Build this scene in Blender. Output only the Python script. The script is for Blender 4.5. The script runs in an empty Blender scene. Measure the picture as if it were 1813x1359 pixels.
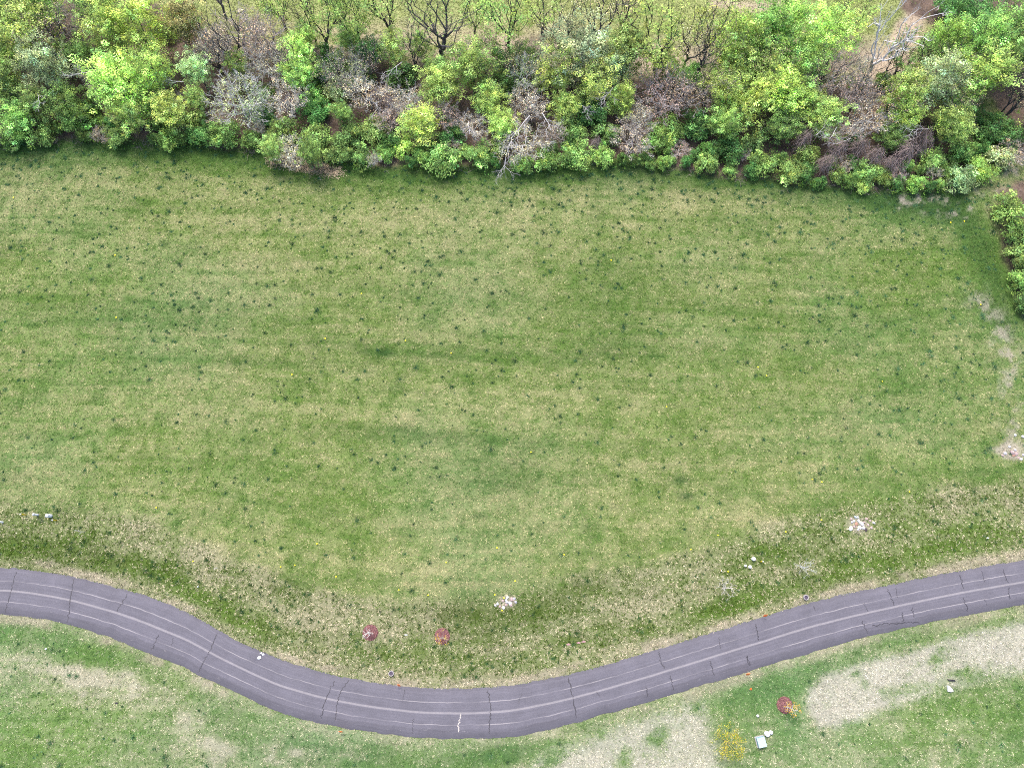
import bpy, math, random
import numpy as np
from mathutils import Vector, Matrix

# ------------------------------------------------------------------ camera, light, exposure
S = bpy.context.scene
C = S.collection
TILT = math.radians(16.0)          # optical axis 16 degrees off straight down, towards +Y
ALT = 100.0
cam_d = bpy.data.cameras.new('camera')
cam = bpy.data.objects.new('camera', cam_d); C.objects.link(cam)
cam.location = (0, 0, ALT); cam.rotation_euler = (TILT, 0, 0)
cam_d.sensor_width = 36; cam_d.lens = 36 * 1207 / 1813
cam_d.clip_start = 1; cam_d.clip_end = 6000
S.camera = cam

w = bpy.data.worlds.new('World'); S.world = w; w.use_nodes = True
nt = w.node_tree; bg = nt.nodes['Background']
sky = nt.nodes.new('ShaderNodeTexSky'); sky.sky_type = 'NISHITA'; sky.sun_disc = False
SUN_EL, SUN_AZ = math.radians(58), math.radians(-18)    # sun high, beyond the trees and a little left
sky.sun_elevation = SUN_EL; sky.sun_rotation = SUN_AZ
sky.air_density = 1.0; sky.dust_density = 4.0; sky.ozone_density = 1.0
bg.inputs['Strength'].default_value = 0.15
nt.links.new(sky.outputs['Color'], bg.inputs['Color'])
sl = bpy.data.lights.new('sun', 'SUN'); sl.energy = 1.5; sl.angle = math.radians(12); sl.color = (1, .95, .88)
sun = bpy.data.objects.new('sun', sl); C.objects.link(sun)
dv = Vector((math.sin(SUN_AZ) * math.cos(SUN_EL), math.cos(SUN_AZ) * math.cos(SUN_EL), math.sin(SUN_EL)))
sun.rotation_euler = dv.to_track_quat('Z', 'Y').to_euler(); sun.location = (0, 60, 150)
S.view_settings.view_transform = 'Standard'; S.view_settings.look = 'None'
S.view_settings.exposure = 1.26; S.view_settings.gamma = 1
S.render.engine = 'CYCLES'
S.cycles.max_bounces = 6; S.cycles.diffuse_bounces = 3; S.cycles.transmission_bounces = 4
S.cycles.glossy_bounces = 2
S.cycles.use_denoising = False      # keep the grain of grass and twigs
S.cycles.pixel_filter_type = 'BLACKMAN_HARRIS'; S.cycles.filter_width = 1.0

random.seed(7)
R = np.random.default_rng(11)

# ------------------------------------------------------------------ survey helper: photograph pixel -> point in the place
ct, st_ = math.cos(TILT), math.sin(TILT)
def at(px, py, z=0.0):
    x, y, zz = px - 906.5, -(py - 679.5), -1207.0
    d = np.array([x, y * ct - zz * st_, y * st_ + zz * ct])
    t = (z - ALT) / d[2]
    return np.array([d[0] * t, d[1] * t, z])
def ppm(px, py, z=0.0):
    p = at(px, py, z)
    return 1207.0 / (p[1] * st_ + (ALT - z) * ct)
def W(pts): return np.array([at(a, b)[:2] for a, b in pts])

# ------------------------------------------------------------------ numpy noise
TAB = np.random.default_rng(3).random((256, 256))
def vn(x, y, s=0):
    x = x + s * 17.31; y = y + s * 9.77
    xi = np.floor(x).astype(int); yi = np.floor(y).astype(int)
    fx = x - xi; fy = y - yi
    fx = fx * fx * (3 - 2 * fx); fy = fy * fy * (3 - 2 * fy)
    a = TAB[xi & 255, yi & 255]; b = TAB[(xi + 1) & 255, yi & 255]
    c = TAB[xi & 255, (yi + 1) & 255]; d = TAB[(xi + 1) & 255, (yi + 1) & 255]
    return (a * (1 - fx) + b * fx) * (1 - fy) + (c * (1 - fx) + d * fx) * fy
def fbm(x, y, s=0, o=4):
    r = 0; a = .5; n = 0
    for k in range(o):
        r = r + a * vn(x, y, s + k * 3); n += a; a *= .55; x = x * 2.03 + 5.1; y = y * 2.03 + 1.7
    return r / n
def sstep(a, b, x):
    t = np.clip((x - a) / (b - a), 0, 1); return t * t * (3 - 2 * t)
def inside(poly, x, y):
    r = np.zeros(x.shape, bool); n = len(poly)
    for i in range(n):
        x0, y0 = poly[i]; x1, y1 = poly[(i + 1) % n]
        if y0 == y1: continue
        c = ((y0 > y) != (y1 > y)) & (x < (x1 - x0) * (y - y0) / (y1 - y0) + x0)
        r ^= c
    return r
def dist_line(pl, x, y, closed=False):
    d = np.full(x.shape, 1e9); n = len(pl)
    for i in range(n if closed else n - 1):
        a = pl[i]; b = pl[(i + 1) % n]; v = b - a; L = v @ v
        t = np.clip(((x - a[0]) * v[0] + (y - a[1]) * v[1]) / L, 0, 1)
        d = np.minimum(d, (x - a[0] - t * v[0]) ** 2 + (y - a[1] - t * v[1]) ** 2)
    return np.sqrt(d)
def sdist(poly, x, y):      # negative inside
    d = dist_line(poly, x, y, True); return np.where(inside(poly, x, y), -d, d)

# ------------------------------------------------------------------ mesh and object helpers
def mesh_np(name, V, F, mat=None, col=None, smooth=False, uv=None):
    V = np.asarray(V, np.float32); F = np.asarray(F, np.int32)
    me = bpy.data.meshes.new(name)
    nf, k = F.shape
    me.vertices.add(len(V)); me.vertices.foreach_set('co', V.ravel())
    me.loops.add(nf * k); me.loops.foreach_set('vertex_index', F.ravel())
    me.polygons.add(nf); me.polygons.foreach_set('loop_start', np.arange(0, nf * k, k, dtype=np.int32))
    if smooth: me.polygons.foreach_set('use_smooth', np.ones(nf, bool))
    if col is not None:
        a = me.color_attributes.new('Col', 'FLOAT_COLOR', 'POINT')
        c = np.ones((len(V), 4), np.float32); c[:, :3] = col
        a.data.foreach_set('color', c.ravel())
    if uv is not None:
        u = me.uv_layers.new(name='UVMap'); u.data.foreach_set('uv', np.asarray(uv, np.float32)[F.ravel()].ravel())
    me.update(calc_edges=True)
    if mat: me.materials.append(mat)
    return me
def mesh_py(name, V, F, mat=None, smooth=False):
    me = bpy.data.meshes.new(name); me.from_pydata([tuple(v) for v in V], [], F); me.update()
    if smooth: me.polygons.foreach_set('use_smooth', [True] * len(me.polygons))
    if mat: me.materials.append(mat)
    return me
def link(name, me, parent=None, loc=None, color=None):
    o = bpy.data.objects.new(name, me); C.objects.link(o)
    if parent is not None: o.parent = parent
    if loc is not None: o.location = loc
    if color is not None: o.color = (*color, 1)
    return o
def tag(o, label=None, cat=None, group=None, kind=None):
    if label: o['label'] = label
    if cat: o['category'] = cat
    if group: o['group'] = group
    if kind: o['kind'] = kind
    return o
def thing(name, label, cat, loc=(0, 0, 0), rz=0, group=None, scale=None):
    o = bpy.data.objects.new(name, None); C.objects.link(o)
    o.location = loc; o.rotation_euler = (0, 0, rz); o.empty_display_size = .3
    if scale: o.scale = scale
    return tag(o, label, cat, group)
ORD = ['first', 'second', 'third', 'fourth', 'fifth', 'sixth', 'seventh', 'eighth', 'ninth', 'tenth', 'eleventh', 'twelfth',
       'thirteenth', 'fourteenth', 'fifteenth', 'sixteenth', 'seventeenth', 'eighteenth', 'nineteenth', 'twentieth',
       'twenty-first', 'twenty-second', 'twenty-third', 'twenty-fourth', 'twenty-fifth', 'twenty-sixth', 'twenty-seventh',
       'twenty-eighth', 'twenty-ninth', 'thirtieth']

# simple solids (vertex list, face list)
def box(sx, sy, sz, z0=0, ox=0, oy=0, taper=1.0):
    a, b = sx / 2, sy / 2; c, d = a * taper, b * taper
    V = [(-a + ox, -b + oy, z0), (a + ox, -b + oy, z0), (a + ox, b + oy, z0), (-a + ox, b + oy, z0),
         (-c + ox, -d + oy, z0 + sz), (c + ox, -d + oy, z0 + sz), (c + ox, d + oy, z0 + sz), (-c + ox, d + oy, z0 + sz)]
    return V, [(3, 2, 1, 0), (4, 5, 6, 7), (0, 1, 5, 4), (1, 2, 6, 5), (2, 3, 7, 6), (3, 0, 4, 7)]
def lathe(prof, n=14):
    V = []; F = []
    for r, z in prof:
        for k in range(n):
            t = 2 * math.pi * k / n; V.append((r * math.cos(t), r * math.sin(t), z))
    for i in range(len(prof) - 1):
        for k in range(n):
            F.append((i * n + k, i * n + (k + 1) % n, (i + 1) * n + (k + 1) % n, (i + 1) * n + k))
    F.append(tuple(range(n - 1, -1, -1))); F.append(tuple((len(prof) - 1) * n + k for k in range(n)))
    return V, F
def tubes(segs, n=3):
    """segs: (m,8) p0 p1 r0 r1 -> verts, quads"""
    s = np.asarray(segs, float); p0, p1 = s[:, :3], s[:, 3:6]; r0, r1 = s[:, 6], s[:, 7]
    d = p1 - p0; d /= np.linalg.norm(d, axis=1, keepdims=True) + 1e-9
    ref = np.where(np.abs(d[:, 2:3]) > .9, np.array([[1., 0, 0]]), np.array([[0, 0, 1.]]))
    u = np.cross(d, ref); u /= np.linalg.norm(u, axis=1, keepdims=True) + 1e-9; v = np.cross(d, u)
    V = np.zeros((len(s), 2 * n, 3))
    for k in range(n):
        t = 2 * math.pi * k / n; o = u * math.cos(t) + v * math.sin(t)
        V[:, k] = p0 + o * r0[:, None]; V[:, n + k] = p1 + o * r1[:, None]
    b = (np.arange(len(s)) * 2 * n)[:, None]
    F = np.concatenate([b + np.array([[k, (k + 1) % n, n + (k + 1) % n, n + k]]) for k in range(n)])
    return V.reshape(-1, 3), F

# ------------------------------------------------------------------ materials
def new_mat(name):
    m = bpy.data.materials.new(name); m.use_nodes = True
    return m, m.node_tree.nodes, m.node_tree.links, m.node_tree.nodes['Principled BSDF']
def math_node(N, L, op, a, b):
    n = N.new('ShaderNodeMath'); n.operation = op
    for i, v in enumerate((a, b)):
        if isinstance(v, (int, float)): n.inputs[i].default_value = v
        else: L.new(v, n.inputs[i])
    return n.outputs[0]
def mult_col(N, L, c, f):
    n = N.new('ShaderNodeVectorMath'); n.operation = 'SCALE'; L.new(c, n.inputs[0]); L.new(f, n.inputs['Scale'])
    return n.outputs[0]

def foliage_mat(name, trans=.35, vary=.5, use_obj=True):
    """leaf colour = object's own colour x clump tint x leaf to leaf variation"""
    m, N, L, P = new_mat(name); N.remove(P)
    out = N['Material Output']
    at_ = N.new('ShaderNodeAttribute'); at_.attribute_name = 'Col'
    geo = N.new('ShaderNodeNewGeometry')
    c = at_.outputs['Color']
    if use_obj:
        oi = N.new('ShaderNodeObjectInfo'); mx = N.new('ShaderNodeVectorMath'); mx.operation = 'MULTIPLY'
        L.new(c, mx.inputs[0]); L.new(oi.outputs['Color'], mx.inputs[1]); c = mx.outputs[0]
    rnd = geo.outputs['Random Per Island']
    f = math_node(N, L, 'ADD', math_node(N, L, 'MULTIPLY', rnd, vary), 1 - vary / 2)
    c = mult_col(N, L, c, f)
    hs = N.new('ShaderNodeHueSaturation'); L.new(c, hs.inputs['Color'])
    r2 = math_node(N, L, 'FRACT', math_node(N, L, 'MULTIPLY', rnd, 37.7), 0)
    L.new(math_node(N, L, 'ADD', math_node(N, L, 'MULTIPLY', r2, .03), .485), hs.inputs['Hue'])
    c = hs.outputs['Color']
    df = N.new('ShaderNodeBsdfDiffuse'); tr = N.new('ShaderNodeBsdfTranslucent'); mix = N.new('ShaderNodeMixShader')
    L.new(c, df.inputs['Color']); L.new(c, tr.inputs['Color']); mix.inputs[0].default_value = trans
    L.new(df.outputs[0], mix.inputs[1]); L.new(tr.outputs[0], mix.inputs[2]); L.new(mix.outputs[0], out.inputs['Surface'])
    return m
M = {}
M['leaf'] = foliage_mat('leaf', .35, .55)
M['grass'] = foliage_mat('grass_blades', .25, .25, use_obj=False)

m, N, L, P = new_mat('bark')
oi = N.new('ShaderNodeObjectInfo'); tc = N.new('ShaderNodeTexCoord'); no = N.new('ShaderNodeTexNoise'); no.inputs['Scale'].default_value = 4
L.new(tc.outputs['Object'], no.inputs['Vector'])
L.new(mult_col(N, L, oi.outputs['Color'], math_node(N, L, 'ADD', math_node(N, L, 'MULTIPLY', no.outputs['Fac'], 1.2), .4)), P.inputs['Base Color'])
P.inputs['Roughness'].default_value = .9
M['bark'] = m

def plain(name, col, rough=.6, var=.35, scale=6., metal=0):
    m, N, L, P = new_mat(name)
    tc = N.new('ShaderNodeTexCoord'); no = N.new('ShaderNodeTexNoise'); no.inputs['Scale'].default_value = scale
    no.inputs['Detail'].default_value = 5
    L.new(tc.outputs['Object'], no.inputs['Vector'])
    rgb = N.new('ShaderNodeRGB'); rgb.outputs[0].default_value = (*col, 1)
    L.new(mult_col(N, L, rgb.outputs[0], math_node(N, L, 'ADD', math_node(N, L, 'MULTIPLY', no.outputs['Fac'], var * 2), 1 - var)), P.inputs['Base Color'])
    P.inputs['Roughness'].default_value = rough; P.inputs['Metallic'].default_value = metal
    M[name] = m; return m
plain('white_plastic', (.62, .63, .64), .6, .2)
plain('pale_blue_metal', (.22, .40, .48), .5, .08)
plain('pale_lid', (.34, .46, .50), .5, .08)
plain('yellow_plastic', (.75, .55, .03), .5, .1)
plain('orange_plastic', (.9, .20, .04), .5, .1)
plain('concrete', (.30, .28, .28), .9, .25, 9)
plain('dark_lid', (.055, .04, .07), .6, .3)
plain('mulch', (.135, .045, .045), .95, .5, 5)
plain('dark_cloth', (.02, .018, .025), .8, .3)
plain('grey_wood', (.45, .43, .44), .9, .3)
plain('dandelion_yellow', (.85, .72, .02), .7, .1)
plain('tar', (.035, .032, .04), .55, .3)
plain('pale_sealant', (.38, .35, .32), .8, .3)
plain('kraft_brown', (.16, .09, .07), .8, .3)
m, N, L, P = new_mat('stone')
oi = N.new('ShaderNodeObjectInfo'); tc = N.new('ShaderNodeTexCoord'); no = N.new('ShaderNodeTexNoise'); no.inputs['Scale'].default_value = 5; no.inputs['Detail'].default_value = 6
L.new(tc.outputs['Object'], no.inputs['Vector'])
L.new(mult_col(N, L, oi.outputs['Color'], math_node(N, L, 'ADD', no.outputs['Fac'], .5)), P.inputs['Base Color'])
P.inputs['Roughness'].default_value = .9; M['stone'] = m

# ground: survey colours kept as an attribute, broken up by fine noise
m, N, L, P = new_mat('ground_soil_and_grass')
at_ = N.new('ShaderNodeAttribute'); at_.attribute_name = 'Col'
tc = N.new('ShaderNodeNewGeometry')
n1 = N.new('ShaderNodeTexNoise'); n1.inputs['Scale'].default_value = 3.5; n1.inputs['Detail'].default_value = 6; n1.inputs['Roughness'].default_value = .75
n2 = N.new('ShaderNodeTexNoise'); n2.inputs['Scale'].default_value = .25; n2.inputs['Detail'].default_value = 5
L.new(tc.outputs['Position'], n1.inputs['Vector']); L.new(tc.outputs['Position'], n2.inputs['Vector'])
f = math_node(N, L, 'MULTIPLY', math_node(N, L, 'ADD', math_node(N, L, 'MULTIPLY', n1.outputs['Fac'], 1.8), .1),
              math_node(N, L, 'ADD', math_node(N, L, 'MULTIPLY', n2.outputs['Fac'], .5), .75))
L.new(mult_col(N, L, at_.outputs['Color'], f), P.inputs['Base Color'])
P.inputs['Roughness'].default_value = 1; P.inputs['Specular IOR Level'].default_value = .1
bp = N.new('ShaderNodeBump'); bp.inputs['Strength'].default_value = .6; bp.inputs['Distance'].default_value = .08
L.new(n1.outputs['Fac'], bp.inputs['Height']); L.new(bp.outputs[0], P.inputs['Normal'])
M['ground'] = m

# asphalt: u along the road in metres, v across 0..1 (0 far edge)
m, N, L, P = new_mat('worn_asphalt')
uv = N.new('ShaderNodeUVMap'); uv.uv_map = 'UVMap'
sp = N.new('ShaderNodeSeparateXYZ'); L.new(uv.outputs[0], sp.inputs[0]); U, Vv = sp.outputs[0], sp.outputs[1]
geo = N.new('ShaderNodeNewGeometry')
def noise(scale, detail=4, vec=None, rough=.6):
    n = N.new('ShaderNodeTexNoise'); n.inputs['Scale'].default_value = scale; n.inputs['Detail'].default_value = detail
    n.inputs['Roughness'].default_value = rough
    L.new(vec if vec is not None else geo.outputs['Position'], n.inputs['Vector']); return n.outputs['Fac']
wob = math_node(N, L, 'MULTIPLY', math_node(N, L, 'SUBTRACT', noise(.25, 2), .5), .02)
def comb(a, b):
    c = N.new('ShaderNodeCombineXYZ'); L.new(a, c.inputs[0]); L.new(b, c.inputs[1]); return c.outputs[0]
def band(center, half, soft):
    d = math_node(N, L, 'ABSOLUTE', math_node(N, L, 'SUBTRACT', math_node(N, L, 'ADD', Vv, wob), center), 0)
    mr = N.new('ShaderNodeMapRange'); mr.interpolation_type = 'SMOOTHSTEP'
    L.new(d, mr.inputs[0]); mr.inputs[1].default_value = half; mr.inputs[2].default_value = half + soft
    mr.inputs[3].default_value = 1; mr.inputs[4].default_value = 0; return mr.outputs[0]
def gate(x, lo, hi):
    mr = N.new('ShaderNodeMapRange'); L.new(x, mr.inputs[0]); mr.inputs[1].default_value = lo; mr.inputs[2].default_value = hi; return mr.outputs[0]
streak = comb(math_node(N, L, 'MULTIPLY', U, .12), math_node(N, L, 'MULTIPLY', Vv, 22))
cur = None
base = math_node(N, L, 'ADD', math_node(N, L, 'MULTIPLY', noise(7, 6, rough=.85), 1.1), .45)
base = math_node(N, L, 'MULTIPLY', base, math_node(N, L, 'ADD', math_node(N, L, 'MULTIPLY', noise(1., 5, streak, .7), .7), .65))
base = math_node(N, L, 'MULTIPLY', base, math_node(N, L, 'ADD', math_node(N, L, 'MULTIPLY', noise(.35, 5, rough=.7), .6), .70))
add = math_node(N, L, 'MULTIPLY', band(.492, .010, .022), math_node(N, L, 'ADD', math_node(N, L, 'MULTIPLY', noise(2.5, 5), .5), .38))
g1 = gate(noise(.9, 3, comb(math_node(N, L, 'MULTIPLY', U, .22), Vv)), .40, .62)
for c_, s_ in ((.275, .75), (.735, .85)):
    a = math_node(N, L, 'MULTIPLY', band(c_, .0035, .010), math_node(N, L, 'ADD', math_node(N, L, 'MULTIPLY', g1, s_), .18))
    add = math_node(N, L, 'ADD', add, a)
# chalky scuffs near the far lane edges
sc = math_node(N, L, 'MULTIPLY', gate(noise(1.3, 6, comb(math_node(N, L, 'MULTIPLY', U, .8), math_node(N, L, 'MULTIPLY', Vv, 14)), .75), .60, .66), band(.86, .03, .05))
add = math_node(N, L, 'ADD', add, math_node(N, L, 'MULTIPLY', sc, .55))
sc = math_node(N, L, 'MULTIPLY', gate(noise(1.7, 6, comb(math_node(N, L, 'MULTIPLY', U, .7), math_node(N, L, 'MULTIPLY', Vv, 15)), .75), .62, .68), band(.12, .03, .05))
add = math_node(N, L, 'ADD', add, math_node(N, L, 'MULTIPLY', sc, .4))
# darker untravelled margins
edge = math_node(N, L, 'SUBTRACT', 1., math_node(N, L, 'MULTIPLY', band(.96, .10, .05), .18))
edge = math_node(N, L, 'MULTIPLY', edge, math_node(N, L, 'SUBTRACT', 1., math_node(N, L, 'MULTIPLY', band(.0, .035, .02), .10)))
base = math_node(N, L, 'MULTIPLY', base, edge)
rgb = N.new('ShaderNodeRGB'); rgb.outputs[0].default_value = (.104, .099, .120, 1)
basec = mult_col(N, L, rgb.outputs[0], base)
mx = N.new('ShaderNodeMix'); mx.data_type = 'RGBA'; L.new(math_node(N, L, 'MULTIPLY', math_node(N, L, 'MINIMUM', add, .9), .50), mx.inputs['Factor'])
L.new(basec, mx.inputs['A']); mx.inputs['B'].default_value = (.40, .37, .37, 1)
L.new(mx.outputs['Result'], P.inputs['Base Color']); P.inputs['Roughness'].default_value = .92
bp = N.new('ShaderNodeBump'); bp.inputs['Strength'].default_value = .5; bp.inputs['Distance'].default_value = .02
L.new(noise(14, 4), bp.inputs['Height']); L.new(bp.outputs[0], P.inputs['Normal'])
M['asphalt'] = m

# ------------------------------------------------------------------ the lie of the land
UP = [(-120, 1003), (0, 1005.5), (60, 1010), (132, 1023), (235, 1048), (323, 1080), (387, 1118), (450, 1149), (513, 1173), (616, 1201), (704, 1214),
      (792, 1220), (850, 1218.5), (900, 1214), (1006, 1195), (1068, 1179), (1168, 1149), (1262, 1120), (1340, 1096.5), (1446, 1064), (1570, 1038), (1699, 1011), (1813, 992), (1960, 968)]
LO = [(-120, 1082), (0, 1086), (59, 1092), (117, 1102), (176, 1120), (235, 1142), (294, 1168), (352, 1192), (411, 1220), (460, 1243), (499, 1261),
      (569, 1279), (646, 1292), (734, 1303.5), (792, 1305.5), (900, 1303), (968, 1290), (1062, 1265), (1144, 1242), (1232, 1215), (1340, 1182),
      (1423, 1157), (1508, 1133), (1584, 1114), (1672, 1095), (1813, 1068.6), (1960, 1040)]
def catmull(P_, m):
    P_ = np.asarray(P_, float); out = []
    Q = np.vstack([2 * P_[0] - P_[1], P_, 2 * P_[-1] - P_[-2]])
    for i in range(1, len(Q) - 2):
        for k in range(m):
            t = k / m; a, b, c, d = Q[i - 1], Q[i], Q[i + 1], Q[i + 2]
            out.append(.5 * (2 * b + (c - a) * t + (2 * a - 5 * b + 4 * c - d) * t * t + (3 * b - a - 3 * c + d) * t ** 3))
    out.append(Q[-2]); return np.array(out)
def resample(P_, n):
    d = np.r_[0, np.cumsum(np.linalg.norm(np.diff(P_, axis=0), axis=1))]
    t = np.linspace(0, d[-1], n); return np.stack([np.interp(t, d, P_[:, i]) for i in range(2)], 1)
NR = 420
up = resample(catmull(W(UP), 8), NR); lo_ = resample(catmull(W(LO), 8), NR)
mid = resample((up + lo_) / 2, NR)
tan = np.gradient(mid, axis=0); tan /= np.linalg.norm(tan, axis=1, keepdims=True); nor = np.stack([-tan[:, 1], tan[:, 0]], 1)
# widths measured square to the centre line
def hit(edge):
    r = []
    for p, n, t in zip(mid, nor, tan):
        d = edge - p; al = d @ t; k = np.argmin(np.abs(al)); r.append(abs(d[k] @ n))
    r = np.array(r); k = np.ones(25) / 25
    return np.convolve(np.pad(r, 12, 'edge'), k, 'valid')
wu, wl = hit(up), hit(lo_)
# extend the road out of the frame on both sides
def extend(p, d, sgn, n=45):
    a = math.atan2(d[1], d[0]); out = []
    for k in range(n):
        a += sgn * .006; p = p + 3.5 * np.array([math.cos(a), math.sin(a)]); out.append(p)
    return out
pre = extend(mid[0], -tan[0], .6)[::-1]; post = extend(mid[-1], tan[-1], -.5)
n0, n1_ = len(pre), len(post)
mid = np.vstack([pre, mid, post]); wu = np.r_[np.full(n0, wu[0]), wu, np.full(n1_, wu[-1])]; wl = np.r_[np.full(n0, wl[0]), wl, np.full(n1_, wl[-1])]
tan = np.gradient(mid, axis=0); tan /= np.linalg.norm(tan, axis=1, keepdims=True); nor = np.stack([-tan[:, 1], tan[:, 0]], 1)
ulen = np.r_[0, np.cumsum(np.linalg.norm(np.diff(mid, axis=0), axis=1))]
road_up = mid + nor * wu[:, None]; road_lo = mid - nor * wl[:, None]
road_poly = np.vstack([road_up, road_lo[::-1]])
road_coarse = mid[::4]

BELT_FRONT = [(-900, 250), (-200, 252), (0, 262), (170, 262), (330, 264), (480, 282), (560, 300), (700, 306), (900, 310), (1100, 300), (1250, 316), (1400, 335), (1560, 346), (1640, 350), (1690, 345)]
BELT_BACK = [(1740, 300), (1700, 200), (1640, 150), (1500, 140), (1300, 135), (1150, 130), (1000, 115), (800, 100), (600, 90), (430, 70), (340, 40), (250, -40), (0, -120), (-400, -160), (-900, -160)]
belt = W(BELT_FRONT + BELT_BACK)
belt2 = W([(1600, 15), (1680, 60), (1720, 120), (1760, 180), (1800, 230), (1830, 320), (1770, 335), (1765, 400), (1790, 480), (1812, 560), (2100, 700), (2300, 300), (2200, -200), (1600, -200)])
field_edge = W([(-500, 830), (0, 872), (150, 880), (280, 905), (400, 960), (520, 1005), (640, 1040), (760, 1050), (870, 1040), (1000, 1010), (1200, 965), (1350, 915), (1500, 868), (1650, 845), (1813, 830), (2300, 760)])
rough_poly = np.vstack([field_edge, W([(2300, 900)]), road_up[::-1][::6], W([(-500, 1000)])])
straw1 = W([(1424, 1238), (1432, 1215), (1450, 1196), (1500, 1180), (1560, 1160), (1640, 1140), (1720, 1118), (1813, 1098), (2000, 1060), (2000, 1160), (1813, 1190), (1740, 1205), (1680, 1222), (1600, 1245), (1520, 1275), (1450, 1298), (1432, 1270)])
straw2 = W([(925, 1359), (960, 1338), (1040, 1300), (1130, 1265), (1220, 1240), (1252, 1242), (1260, 1280), (1285, 1359), (1300, 1420), (850, 1420)])
streets = [W([(400, 96), (520, 92), (640, 88), (800, 92), (1000, 92), (1180, 118), (1330, 118), (1480, 112), (1560, 110), (1620, 112)])]
bank_right = W([(1738, 540), (1770, 590), (1790, 650), (1800, 720), (1806, 790)])
rim_right = W([(1560, 348), (1640, 362), (1700, 388), (1735, 430), (1757, 490), (1772, 560)])

# patches seen in the field: (px, py, rx, ry, angle, tan shift, darkness)
BL = [(640, 612, 150, 14, 4, -.10, .16), (820, 628, 170, 12, 1, -.08, .14), (780, 772, 190, 13, 4, -.10, .13), (700, 760, 110, 14, 6, -.08, .10), (930, 830, 90, 40, 0, -.04, .12),
      (1080, 540, 110, 70, 0, -.10, .20), (870, 850, 60, 22, 0, -.05, .22), (300, 560, 260, 30, 3, -.10, .12), (1050, 630, 200, 16, 0, -.06, .12),
      (450, 640, 160, 12, 4, -.10, .14), (1500, 620, 260, 120, 0, -.14, .05), (1650, 470, 160, 90, 0, -.2, .06), (1720, 740, 90, 90, 0, -.14, .0),
      (620, 395, 210, 45, 0, .16, -.10), (1280, 345, 260, 28, 3, .28, -.06), (960, 360, 150, 35, 0, .12, -.03), (60, 330, 90, 16, 0, .12, -.05), (250, 330, 220, 18, 0, .06, -.03),
      (120, 470, 200, 90, 0, -.10, -.05), (100, 680, 200, 120, 0, -.12, -.06), (350, 820, 260, 60, 8, -.08, -.03), (680, 745, 160, 20, 3, .10, -.06), (930, 720, 200, 30, 0, .10, -.04),
      (1150, 800, 180, 50, -8, .05, 0), (1320, 900, 120, 22, -18, .22, -.06), (1060, 1000, 160, 20, -10, .15, -.04), (650, 1010, 200, 22, 4, .14, -.05), (380, 955, 90, 18, 25, .25, -.05),
      (830, 1085, 45, 40, 0, -.3, .30), (1010, 1048, 100, 26, -14, -.30, .35), (930, 1080, 70, 20, 0, -.2, .2), (60, 985, 120, 20, 6, -.25, .18), (130, 960, 70, 20, 0, -.25, .18), (20, 930, 60, 40, 0, -.2, .12),
      (240, 1000, 90, 16, 20, -.15, .12), (340, 1050, 90, 14, 28, -.5, .10), (440, 1120, 60, 12, 30, -.4, .10), (520, 1030, 60, 25, 0, -.1, .12),
      (1200, 1000, 70, 30, 0, -.05, .05), (1290, 1075, 60, 12, -14, -.9, .18), (1370, 975, 60, 18, -10, -.4, .2), (1380, 1000, 140, 20, -15, -.2, .1), (1560, 900, 100, 40, -10, -.3, .0), (1700, 950, 120, 30, -12, -.3, -.04), (1780, 860, 80, 30, 0, -.3, .12),
      (1560, 1000, 120, 16, -12, -.3, .02), (1430, 1100, 200, 14, -15, .0, 0), (740, 1080, 60, 30, 0, -.1, .1), (880, 1130, 90, 20, 0, .08, 0), (560, 1080, 90, 30, 0, .12, .0), (620, 1150, 80, 20, 8, .10, 0),
      (1130, 1090, 120, 22, -12, .22, -.05), (440, 1020, 100, 25, 20, .15, 0), (1015, 1134, 34, 6, -8, -.3, .35),
      (400, 1290, 70, 30, 20, .1, .12), (640, 1345, 260, 22, 0, -.05, .22), (880, 1335, 60, 14, -10, -.5, .25), (160, 1210, 60, 20, 0, .45, -.05), (60, 1190, 60, 15, 0, .35, -.05), (240, 1230, 60, 20, 20, .35, -.05), (330, 1260, 70, 14, 40, .3, -.03),
      (100, 1330, 200, 60, 0, -.3, .0), (100, 1135, 130, 18, 12, -.3, .1), (520, 1330, 60, 20, 0, .2, 0), (30, 1270, 90, 40, 0, -.2, -.03), (600, 1320, 90, 12, 4, .1, 0),
      (1380, 1210, 80, 20, -15, -.35, .14), (1560, 1140, 160, 12, -14, -.3, .14), (1780, 1270, 60, 60, 0, -.3, .10), (1650, 1300, 140, 50, 0, -.12, .0), (1370, 1260, 60, 40, 0, -.3, .08), (1340, 1330, 60, 40, 0, -.2, .08),
      (1180, 1310, 50, 30, 0, .0, .05), (290, 433, 8, 6, 0, -.3, .5), (1215, 878, 12, 6, 0, .1, .6), (850, 913, 14, 5, 0, .1, .45), (1205, 850, 14, 6, 0, -.1, .5), (650, 622, 12, 5, 0, -.2, .3), (680, 625, 14, 6, 0, -.3, .5)]
BLW = []
for px, py, rx, ry, an, dt, dk in BL:
    c = at(px, py); k = ppm(px, py); BLW.append((c[0], c[1], rx / k, ry / k / .9, math.radians(-an), dt, dk))

G_GREEN = np.array([.150, .252, .048]); G_DEEP = np.array([.042, .100, .028]); G_TAN = np.array([.470, .430, .235]); G_PALE = np.array([.56, .52, .43])
G_BLUEG = np.array([.152, .278, .088]); G_LITTER = np.array([.20, .145, .115]); G_PINK = np.array([.33, .255, .21]); G_YEL = np.array([.235, .265, .10]); G_OLIVE = np.array([.10, .115, .030])

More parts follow.
